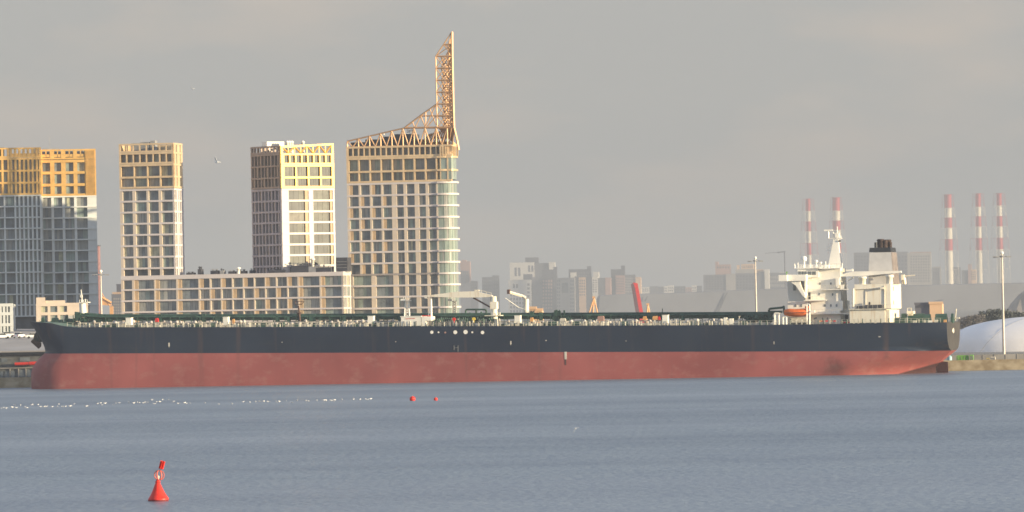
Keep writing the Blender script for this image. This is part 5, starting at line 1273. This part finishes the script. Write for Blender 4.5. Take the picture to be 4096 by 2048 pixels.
fbuild('blue_grid_house', 'bluish gridded block behind the funnel', YF + 300, [(3415, 3632, 1010, 'fbg')], [(3420, 3476, 1020, 1085, 5, 5, 'fbd', 0), (3590, 3630, 1020, 1125, 3, 7, 'fbd', 0)])
fbuild('pink_grid_house', 'pinkish gridded block right of the funnel', YF, [(3629, 3724, 1013, 'fb'), (3640, 3724, 1009, 'fbp', 2)], [(3640, 3720, 1020, 1130, 8, 10, 'fbg', 0)])
fbuild('small_plant_house', 'small cluttered block between the pinkish grid block and the chimneys', YF, [(3728, 3760, 1072, 'fbg'), (3733, 3764, 1068, 'fb', 3), (3810, 3842, 1070, 'fbg', 3)], [(3730, 3758, 1085, 1120, 3, 4, 'fbd', 0)])
fbuild('rose_house', 'small rose coloured block between the striped chimneys', YF, [(3872, 3886, 1058, 'fbp'), (3884, 3906, 1078, 'fbo'), (3846, 3872, 1082, 'fbg', 3)], [(3886, 3904, 1084, 1120, 3, 4, 'fbg', 0)])
fbuild('white_box_building', 'boxy shed with its right face coloured apricot for sunlight beyond the aft deck', 2300, [(3660, 3718, 1219, 'fbg', 1), (3718, 3769, 1216, 'fbo')], [(3664, 3714, 1222, 1232, 5, 1, 'fwin', 1)], group=None, dep=14)  # grey left and apricot right walls carry shade and sunlight as colour
fbuild('left_hazy_house', 'hazy house with orange roof edge between the left towers and low block', 5600, [(450, 500, 1172, 'fbo', 4), (446, 510, 1180, 'fbg'), (466, 486, 1140, 'fbd', 9)], [(452, 486, 1190, 1270, 4, 7, 'fb', 0)])

# hills / embankment
def ridge(name, pts, Y, label, mt, dep=200, base=GZ):
    f_ = far_frame(pts[0][0], Y, 0); m = MB(); pol = [(f_.x(px, py), f_.z(px, py)) for px, py in pts]
    n_ = len(pol); vs = [(x, 0, 0) for x, z in pol] + [(x, 18, z - 1.5) for x, z in pol] + [(x, 24, z) for x, z in pol] + [(x, dep, z) for x, z in pol] + [(x, dep + 20, 0) for x, z in pol]
    fs_ = [(k * n_ + i, k * n_ + i + 1, (k + 1) * n_ + i + 1, (k + 1) * n_ + i) for k in range(4) for i in range(n_ - 1)]
    fs_ += [(0, n_, 2 * n_, 3 * n_, 4 * n_), (n_ - 1, 5 * n_ - 1, 4 * n_ - 1, 3 * n_ - 1, 2 * n_ - 1)]
    m.add(vs, fs_); o = m.build(name, mt); o.matrix_world = f_.M; tag(o, label, 'embankment', kind='structure'); return f_
hm1 = mat('embankment_soil', (.185, .185, .20), .95, var=.12, scale=.012, stretch=(1.6, 1, .9)); hm2 = mat('path_soil', (.07, .07, .085), .95)
fe = ridge('embankment', [(2392, 1192), (2400, 1182), (2460, 1177), (2700, 1171), (2840, 1165), (3000, 1158), (3150, 1152), (3200, 1152)], 11500, 'long grey embankment across the background', hm1)
fe2 = ridge('embankment', [(3540, 1145), (3640, 1141), (3820, 1136), (4000, 1132), (4200, 1128)], 10000, 'grey embankment behind the stern', hm1)
def path(fr, pts, w_, label):
    m = MB(); P_ = []
    for a_ in pts:
        p = fr.p(*a_); zt_ = max(6.0, fr.z(a_[0], 1150)); p.y = 18 * min(1.0, p.z / zt_) - .8; P_.append(p)
    for k, (p, q) in enumerate(zip(P_[:-1], P_[1:])):
        w0 = w_ * (.5 + .5 * k); w1 = w_ * (.5 + .5 * (k + 1))
        vs = [(p.x - w0, p.y, p.z), (p.x + w0, p.y, p.z), (q.x + w1, q.y, q.z), (q.x - w1, q.y, q.z)]; vs += [(a, b + .5, c) for a, b, c in vs]
        m.add(vs, [(0, 1, 2, 3), (4, 7, 6, 5), (0, 4, 5, 1), (1, 5, 6, 2), (2, 6, 7, 3), (3, 7, 4, 0)])
    o = m.build('path', hm2); o.matrix_world = fr.M; tag(o, label, 'path', kind='structure')
path(fe, [(2910, 1170), (2893, 1200), (2875, 1235), (2862, 1255)], 2.4, 'dark gully on the far embankment')
path(fe, [(2590, 1185), (2580, 1205)], 1.6, 'short dark gully on the far embankment')
path(fe2, [(3822, 1146), (3800, 1175), (3775, 1196), (3750, 1204)], 3.0, 'dark gully on the right embankment')
path(fe2, [(4096, 1140), (4040, 1185), (4025, 1190)], 3.0, 'dark gully at the right edge')
hm3 = mat('brown_stockpile', (.22, .19, .17), .95, var=.15, scale=.05)
ridge('stockpile', [(4000, 1290), (4030, 1262), (4060, 1215), (4090, 1180), (4130, 1150), (4250, 1140)], 7000, 'brown heap at the right edge', hm3, dep=60)
# chimneys
def chimney(px, ytop, bounds, hw, label, Y=14500, lat=42):
    f_ = Fr(px, Y, 0, GZ, ytop); X = lambda p, y: f_.x(p, y)
    root = thing('striped_chimney', f_, label, 'chimney', 'red and white power station chimneys')
    zsx = [f_.z(px, y) for y in [ytop] + bounds] + [0]
    sc = Y / FPX; r0 = hw * sc
    m = MB(); fr2 = MB()
    for i, (za, zb_) in enumerate(zip(zsx[:-1], zsx[1:])):
        ra = r0 * (1 + .1 * i / 5); m.lathe((0, 0, zb_), [(ra * 1.02, 0), (ra, za - zb_)], 16, mi=i % 2)
        rf0 = (lat * .55 + i * 3.2) * sc; rf1 = (lat * .55 + (i + 1) * 3.2) * sc; mi = i % 2
        if i == 5: zb2 = max(0, zb_)
        for k in range(4):
            a_ = math.pi / 4 + k * math.pi / 2 + .35; b_ = a_ + math.pi / 2
            A = lambda r, t, z: (r * math.cos(t), r * math.sin(t), z)
            fr2.bar(A(rf1, a_, zb_), A(rf0, a_, za), 0.5, mi); fr2.bar(A(rf0, a_, za), A(rf0, b_, za), 0.4, mi)
            nseg = 1 if i < 5 else 3
            for j in range(nseg):
                z0_, z1_ = za + (zb_ - za) * j / nseg, za + (zb_ - za) * (j + 1) / nseg; q0_, q1_ = rf0 + (rf1 - rf0) * j / nseg, rf0 + (rf1 - rf0) * (j + 1) / nseg
                mid = Vector(A(q0_, a_, z0_)).lerp(Vector(A(q0_, b_, z0_)), .5); fr2.bar(mid, A(q1_, a_, z1_), 0.25, mi); fr2.bar(mid, A(q1_, b_, z1_), 0.25, mi)
                if j: fr2.bar(A(q0_, a_, z0_), A(q0_, b_, z0_), 0.4, mi)
            fr2.bar(A(rf0, a_, za), A(r0, a_, za), 0.4, mi)
    m.lathe((0, 0, zsx[0] - .01), [(r0 * 1.12, 0), (r0 * 1.12, .9)], 16, mi=0)
    m.build('shaft', [M['chred'], M['chw']], root); fr2.build('support_frame', [M['chred'], M['chw']], root)
chimney(3232, 796, [845, 887, 926, 973, 1020], 8.5, 'thin striped chimney left of the ship radar mast')
chimney(3344, 791, [843, 883, 920, 973, 1013], 15, 'thick striped chimney directly behind the ship radar mast')
chimney(3791, 779, [832, 871, 912, 957, 1003], 14.5, 'thick striped chimney standing apart right of the funnel')
chimney(3912, 775, [828, 866, 907, 953, 1002], 10.5, 'striped chimney in the middle of the right hand trio')
chimney(3996, 774, [823, 865, 906, 952, 998], 10, 'striped chimney farthest right of all')
# red slanted jib and orange gantry legs
f_ = Fr(2545, 4200, 0, GZ, 1200); root = thing('leaning_jib', f_, 'thick red crane jib leaning left above the tanker deck', 'crane')
P = lambda a_, b_, t=0: f_.p(a_, b_, t)
m = MB(); pts = [(2525, 1137), (2534, 1130), (2550, 1133), (2575, 1262), (2545, 1262)]
poly = [(P(*q).x, P(*q).z) for q in pts]; m.prism(poly, 0, 7); m.build('jib', M['crr'], root)
m = MB(); m.prism([(P(*q).x, P(*q).z) for q in ((2524, 1138), (2533, 1131), (2540, 1150), (2560, 1262), (2545, 1262))], -.4, -.02); m.build('dark_left_panel', mat('dark_plum', (.12, .07, .09), .7), root)  # thin dark plum sheet over the jib's left side
m = MB(); m.prism([(P(2535, 1262).x, 0), (P(2585, 1262).x, 0), (P(2578, 1255).x, P(2578, 1255).z), (P(2543, 1255).x, P(2543, 1255).z)], 0, 7.5); m.build('pedestal', M['crr'], root)
def gantry(pxs, ytop, ybot, Y, label, mm='cro'):
    f_ = Fr(pxs[1], Y, 0, GZ, 1200); root = thing('portal_crane', f_, label, 'crane', 'orange portal cranes'); T = f_.p(pxs[1], ytop)
    m = MB()
    for k, px in enumerate((pxs[0], pxs[2], pxs[3])):
        B = f_.p(px, ybot, k * 2.5); m.bar((T.x, 2, T.z), (B.x + (B.x - T.x) * .25, k * 2.5, 0), .85)
    m.bar((f_.p(pxs[0], ybot).x, 0, f_.p(pxs[0], ybot).z), (f_.p(pxs[3], ybot).x, 0, f_.p(pxs[0], ybot).z), .4); m.build('leg', M[mm], root)
    m = MB(); m.box(T.x - 1.2, T.x + .9, .4, 3, T.z - .5, T.z + .9); m.build('cab', M[mm], root)
gantry((2343, 2376, 2368, 2398), 1190, 1258, 4400, 'orange three-legged crane in front of the left end of the embankment')
gantry((2582, 2592, 2586, 2605), 1218, 1258, 4400, 'small orange crane legs right of the leaning red jib')
f_ = Fr(3138, 12000, 0, GZ, 1020); root = thing('tower_crane', f_, 'faint tower crane left of the thin striped chimney', 'crane'); P = lambda a_, b_: f_.p(a_, b_)
m = MB(); T = P(3138, 1006); m.bar((T.x, 0, 0), (T.x, 0, T.z), 1.6); m.build('mast', M['fbd'], root)
m = MB(); m.bar(P(3112, 1010), P(3142, 1006), 1.4); m.box(P(3110, 1010).x, P(3116, 1010).x, -1, 1, P(3110, 1013).z, P(3110, 1007).z); m.bar(P(3060, 1013), P(3112, 1010), .7); m.build('jib', M['fbd'], root)
# left: striped pylon and yellow crane in gap
f_ = Fr(391, 3600, 0, GZ, 1100); root = thing('red_pylon', f_, 'hazy dark red chimney stack behind the second tower', 'chimney')
zt_ = f_.z(391, 982); m = MB(); m.lathe((.2, 0, 0), [(1.8, 0), (1.55, zt_)], 12); m.build('shaft', mat('faded_red', (.26, .13, .13), .7), root)
m = MB().lathe((.2, 0, zt_ - .5), [(1.9, 0), (1.9, .7)], 12); m.build('rim', M['dark'], root)
f_ = Fr(420, 3600, 0, GZ, 1230); root = thing('yellow_crane', f_, 'yellow orange harbour crane in the gap beside the second tower', 'crane'); P = lambda a_, b_: f_.p(a_, b_)
m = MB()
for a_, b_, w_ in (((390, 1130), (393, 1200), 1.0), ((393, 1150), (440, 1225), .35), ((393, 1182), (445, 1212), 1.2)): m.bar(P(*a_), P(*b_), w_)
m.prism([(P(*q).x, P(*q).z) for q in ((390, 1195), (435, 1205), (448, 1222), (430, 1222), (392, 1218))], 0, 4); m.build('jib', M['cro'], root)
m = MB(); a_ = P(438, 1225); m.box(a_.x, P(452, 1225).x, 0, 3, 0, a_.z); m.bar((P(395, 1215).x, 1, 0), (P(395, 1215).x, 1, P(395, 1215).z), .6); m.build('tower', M['cro'], root)
# low orange huts beyond midship deck
for (a_, b_, y_, lab) in ((2118, 2143, 1237, 'flat pale orange hut roof beyond the deck right of the far crane'), (2144, 2168, 1244, 'small orange hut beyond the deck right of the far crane')):
    fbuild('dock_hut', lab, 1950, [(a_, b_, y_, 'fbo')], [(a_ + 3, b_ - 3, y_ + 3, y_ + 16, 2, 1, 'fwin', 0)], group='huts beyond the deck', cat='hut', dep=5)
# trees behind the dome
def tree(px, ytop, ybase, Y, label, mt, rw, seed, group):
    f_ = Fr(px, Y, 0, GZ, ytop); zt_ = f_.z(px, ytop); rnd = random.Random(seed); root = thing('tree', f_, label, 'tree', group)
    m = MB(); m.cyl((0, 0, 0), (.2, 0, zt_ * .6), .35, .15, 7)
    for k in range(6): a_ = rnd.uniform(0, 6.28); m.cyl((.1, 0, zt_ * (.3 + .05 * k)), (rw * .6 * math.cos(a_), rw * .6 * math.sin(a_), zt_ * (.6 + .05 * k)), .12, .04, 5)
    m.build('trunk', M['bark'], root)
    m = MB()
    for k in range(2400):
        a_ = rnd.uniform(0, 6.28); h_ = rnd.random(); rr_ = rw * math.sqrt(max(0, 1 - (h_ * 1.05 - .25) ** 2)) * rnd.uniform(.4, 1.05) * (1 + .2 * math.sin(a_ * 3 + seed))
        c_ = Vector((rr_ * math.cos(a_), rr_ * math.sin(a_), zt_ * (.22 + .78 * h_) * rnd.uniform(.93, 1.03)))
        n_ = Vector((rnd.gauss(0, 1), rnd.gauss(0, 1), rnd.gauss(0, 1))).normalized(); u_ = n_.orthogonal().normalized() * rnd.uniform(.10, .25) * rw / 3; v_ = n_.cross(u_)
        m.add([c_ - u_ - v_ * .6, c_ + u_ - v_ * .6, c_ + u_ * .5 + v_, c_ - u_ * .5 + v_], [(0, 1, 2, 3)])
    m.build('crown', mt, root, fix=False)
TL = ['dark round tree at the left of the clump behind the dome', 'tallest dark tree in the clump behind the dome', 'dark tree in the middle of the clump, behind the light mast', 'dark tree at the right end of the clump by the mast', 'dark tree cut by the right picture edge']
for i, (px, yt) in enumerate(((3945, 1246), (3978, 1237), (4010, 1240), (4045, 1245), (4085, 1250))): tree(px, yt, 1300, 2400, TL[i], M['leaf'], 4.2, 10 + i, 'dark trees behind the dome')
TL = ['bare brown bush just right of the stern flagstaff', 'bare brown bush between flagstaff and dome', 'bare brown bush nearest the dome edge']
for i, (px, yt) in enumerate(((3862, 1268), (3888, 1262), (3915, 1260))): tree(px, yt, 1310, 2300, TL[i], M['leafb'], 3.2, 30 + i, 'bare bushes by the stern')

# ------------------------------------------------------------------ buoys
def on_water(px, py):
    d = ray(px, py); k = -HC / d.z; return CO + d * k
bp = on_water(634, 2004)
root = thing('cone_buoy', Matrix.Translation(bp) @ Matrix.Rotation(R(-1.6), 4, 'Y'), 'large red cone buoy with open ring and tilted topmark in the foreground water', 'buoy')
sc = bp.y / FPX
bz = lambda v: (1095 - v) / 5.195 * sc     # crop pixels to metres above the waterline
br_ = lambda v: v / 5.195 * sc
m = MB(); m.lathe((0, 0, 0), [(br_(190), -.5), (br_(205), bz(1100)), (br_(216), bz(1085)), (br_(216), bz(1045)), (br_(205), bz(1030)), (br_(160), bz(960)), (br_(118), bz(880)), (br_(84), bz(800)), (br_(60), bz(745)), (br_(45), bz(715))], 32)
m.build('body', M['red'], root)
m = MB(); m.lathe((0, 0, 0), [(br_(206), bz(1101)), (br_(219), bz(1086)), (br_(219), bz(1066)), (br_(206), bz(1062))], 32); m.build('waterline_band', mat('weedy_red', (.22, .03, .03), .6, var=.4, scale=5), root)
m = MB(); m.lathe((.02, 0, 0), [(br_(45), bz(715)), (br_(56), bz(706)), (br_(56), bz(684)), (br_(36), bz(676)), (br_(34), bz(655))], 20); m.build('collar', M['red'], root)
m = MB()
rx, rz, cz = br_(100), br_(98), bz(560); cxr = br_(40)
for ph, w_ in ((0, .05), (R(62), .05), (R(-62), .05)):
    prev = None
    for i in range(33):
        a_ = 2 * math.pi * i / 32; p = Vector((cxr + rx * math.cos(a_) * math.cos(ph), rx * math.cos(a_) * math.sin(ph), cz + rz * math.sin(a_)))
        if prev: m.cyl(prev, p, w_, None, 6)
        prev = p
m.build('lantern_cage', mat('faded_buoy_red', (.62, .14, .10), .5, var=.15, scale=4), root)
m = MB(); m.cyl((cxr * .4, 0, bz(655)), (cxr * .6, 0, bz(605)), .08, .06, 8); m.lathe((cxr * .5, 0, bz(608)), [(.10, 0), (.10, .14), (.04, .2)], 10); m.build('lantern', M['rail'], root)
m = MB(); m.cyl((br_(60), 0, bz(468)), (br_(78), 0, bz(420)), .035, None, 6); m.build('staff', M['rust'], root)
ax = Vector((.30, 0, .95)).normalized(); m = MB(); c0 = Vector((br_(80), 0, bz(432)))
hgt = br_(170); rad = br_(56)
for k in range(3):
    a_ = R(20 + 60 * k); dx_, dy_ = Vector((math.cos(a_), math.sin(a_), 0)), Vector((-math.sin(a_), math.cos(a_), 0)) * .02
    t_ = dx_ - ax * dx_.dot(ax)
    A, B, C, D = c0 - t_ * rad, c0 + t_ * rad, c0 + t_ * rad + ax * hgt, c0 - t_ * rad + ax * hgt
    m.add([A - dy_, B - dy_, C - dy_, D - dy_, A + dy_, B + dy_, C + dy_, D + dy_], [(0, 1, 2, 3), (7, 6, 5, 4), (0, 4, 5, 1), (1, 5, 6, 2), (2, 6, 7, 3), (3, 7, 4, 0)])
m.build('topmark', M['red'], root)
for i, (px, py, r_, lab) in enumerate(((1650, 1603, .62, 'larger of two small red float buoys off the ship side'), (1743, 1602, .42, 'smaller red float buoy, right of its twin'))):
    p = on_water(px, py); o = thing('float_buoy', Matrix.Translation(p), lab, 'buoy', 'small red float buoys')
    v_, f2_ = icos((0, 0, r_ * .6), r_, 2, (1, 1, .95)); m = MB(); m.add(v_, f2_, 0, True); m.build('float', M['red'], o)
    MB().cyl((0, 0, r_ * 1.45), (0, 0, r_ * 1.8), .07, None, 6).build('ring', M['grey'], o)
# ------------------------------------------------------------------ gulls
def gull_body():
    m = MB(); prof = [(-.34, .01), (-.26, .05), (-.1, .12), (.08, .14), (.2, .1), (.28, .06), (.33, .075), (.38, .06), (.42, .012)]
    n_ = 8; vs = []
    for i, (x, r_) in enumerate(prof):
        zc = .10 + (.10 if x > .25 else 0) + (.04 if x < -.25 else 0)
        for k in range(n_): a_ = 2 * math.pi * k / n_; vs.append((x, r_ * math.cos(a_), zc + r_ * .85 * math.sin(a_)))
    m.add(vs, [(i * n_ + k, (i + 1) * n_ + k, (i + 1) * n_ + (k + 1) % n_, i * n_ + (k + 1) % n_) for i in range(len(prof) - 1) for k in range(n_)], 0, True)
    m.add(vs, [tuple(range(n_)), tuple(range((len(prof) - 1) * n_, len(prof) * n_))])
    return m
gb = gull_body().build('gull', M['gullw'])
wg = MB()
for sg in (-1, 1): wg.add([(.1, sg * .11, .17), (-.12, sg * .13, .19), (-.42, sg * .05, .16), (-.1, sg * .145, .08)], [(0, 1, 2, 3)])
wgm = wg.build('folded_wing', M['gullg'], gb)
cand = []
rnd = random.Random(5)
cl = [5, 12, 24, 50, 58, 66, 82, 97, 102, 110, 124, 130, 152, 164, 178, 184, 208, 230, 236, 248, 252, 262, 280, 295, 345, 352, 390, 402, 406, 414, 420, 454, 462, 478, 515, 534, 538, 550, 558, 574, 580, 590, 606, 618, 625, 640, 650, 672, 690, 694, 712, 718, 738, 744, 758, 820, 876, 928, 972, 1000, 1022, 1038, 1055, 1072, 1104, 1118, 1144, 1168, 1186, 1222, 1232, 1266, 1296, 1304, 1326, 1340, 1368, 1414, 1440, 1464, 1470, 1482]
for i, px in enumerate(cl):
    base = 1632 - px * .0195 * 1.05 - (10 if 380 < px < 700 else (0 if px < 380 else 4)); py = base + rnd.choice([-9, -1, 0, 1, 2, 0, 7 if px > 380 else -10])
    p = on_water(px, py)
    g_ = gb if i == 0 else gb.copy()
    if i:
        COL.objects.link(g_); c_ = wgm.copy(); COL.objects.link(c_); c_.parent = g_
    g_.location = p + Vector((0, 0, -.02)); g_.rotation_euler = (0, 0, rnd.uniform(0, 6.28)); s_ = rnd.uniform(.65, 1.05); g_.scale = (s_, s_, s_)
    tag(g_, 'leftmost white gull of the long floating line, by the left picture edge' if i == 0 else 'rightmost white gull of the long floating line, nearest the red floats' if i == len(cl) - 1 else 'white gull on the water inside the long floating line, between its end birds', 'gull', 'gulls sitting on the water')
def flying(px, py, Y, yaw, roll_, s_, up, label):
    m = gull_body(); d = ray(px, py); P_ = CO + d * (Y / d.y); o = m.build('flying_gull', M['gullw'])
    o.matrix_world = Matrix.Translation(P_) @ Matrix.Rotation(yaw, 4, 'Z') @ Matrix.Rotation(roll_, 4, 'X') @ Matrix.Scale(s_, 4)
    for sg in (-1, 1):
        w_ = MB(); z1, z2 = .12 + up * .26, .12 + up * .26 + (.12 if up > 0 else -.16)
        top_ = [(.14, sg * .1, .14), (.2, sg * .38, z1 + .02), (.0, sg * .78, z2), (-.06, sg * .76, z2), (-.02, sg * .38, z1), (-.1, sg * .1, .13)]
        vs = top_ + [(a_, b_, c_ - .025) for a_, b_, c_ in top_]
        w_.add(vs, [(0, 1, 4, 5), (1, 2, 3, 4), (6, 11, 10, 7), (7, 10, 9, 8), (0, 6, 7, 1), (1, 7, 8, 2), (2, 8, 9, 3), (3, 9, 10, 4), (4, 10, 11, 5)]); w_.build('wing', M['gullw'], o)
    tag(o, label, 'gull', 'gulls in flight')
flying(868, 652, 900, R(155), R(25), 1.25, .9, 'gull in flight high between the two left slim towers')
flying(771, 357, 1300, R(150), R(10), .9, .5, 'tiny gull in the open sky above the left towers')
flying(2302, 1716, 800, R(100), R(-40), .7, -.7, 'gull with wings spread flying low over open water right of centre')

# ------------------------------------------------------------------ haze
hzm = bpy.data.materials.new('haze_air'); hzm.use_nodes = True; t = hzm.node_tree; t.nodes.clear()
ho = t.nodes.new('ShaderNodeOutputMaterial'); hv = t.nodes.new('ShaderNodeVolumePrincipled')
hv.inputs['Color'].default_value = (.45, .49, .55, 1); hv.inputs['Density'].default_value = .76e-4; hv.inputs['Anisotropy'].default_value = .0
t.links.new(hv.outputs[0], ho.inputs['Volume'])
m = MB().box(-1600, 1600, -120, 26000, -4, 300); o = m.build('haze', hzm); tag(o, 'thin pale haze over the harbour', 'haze', kind='stuff')
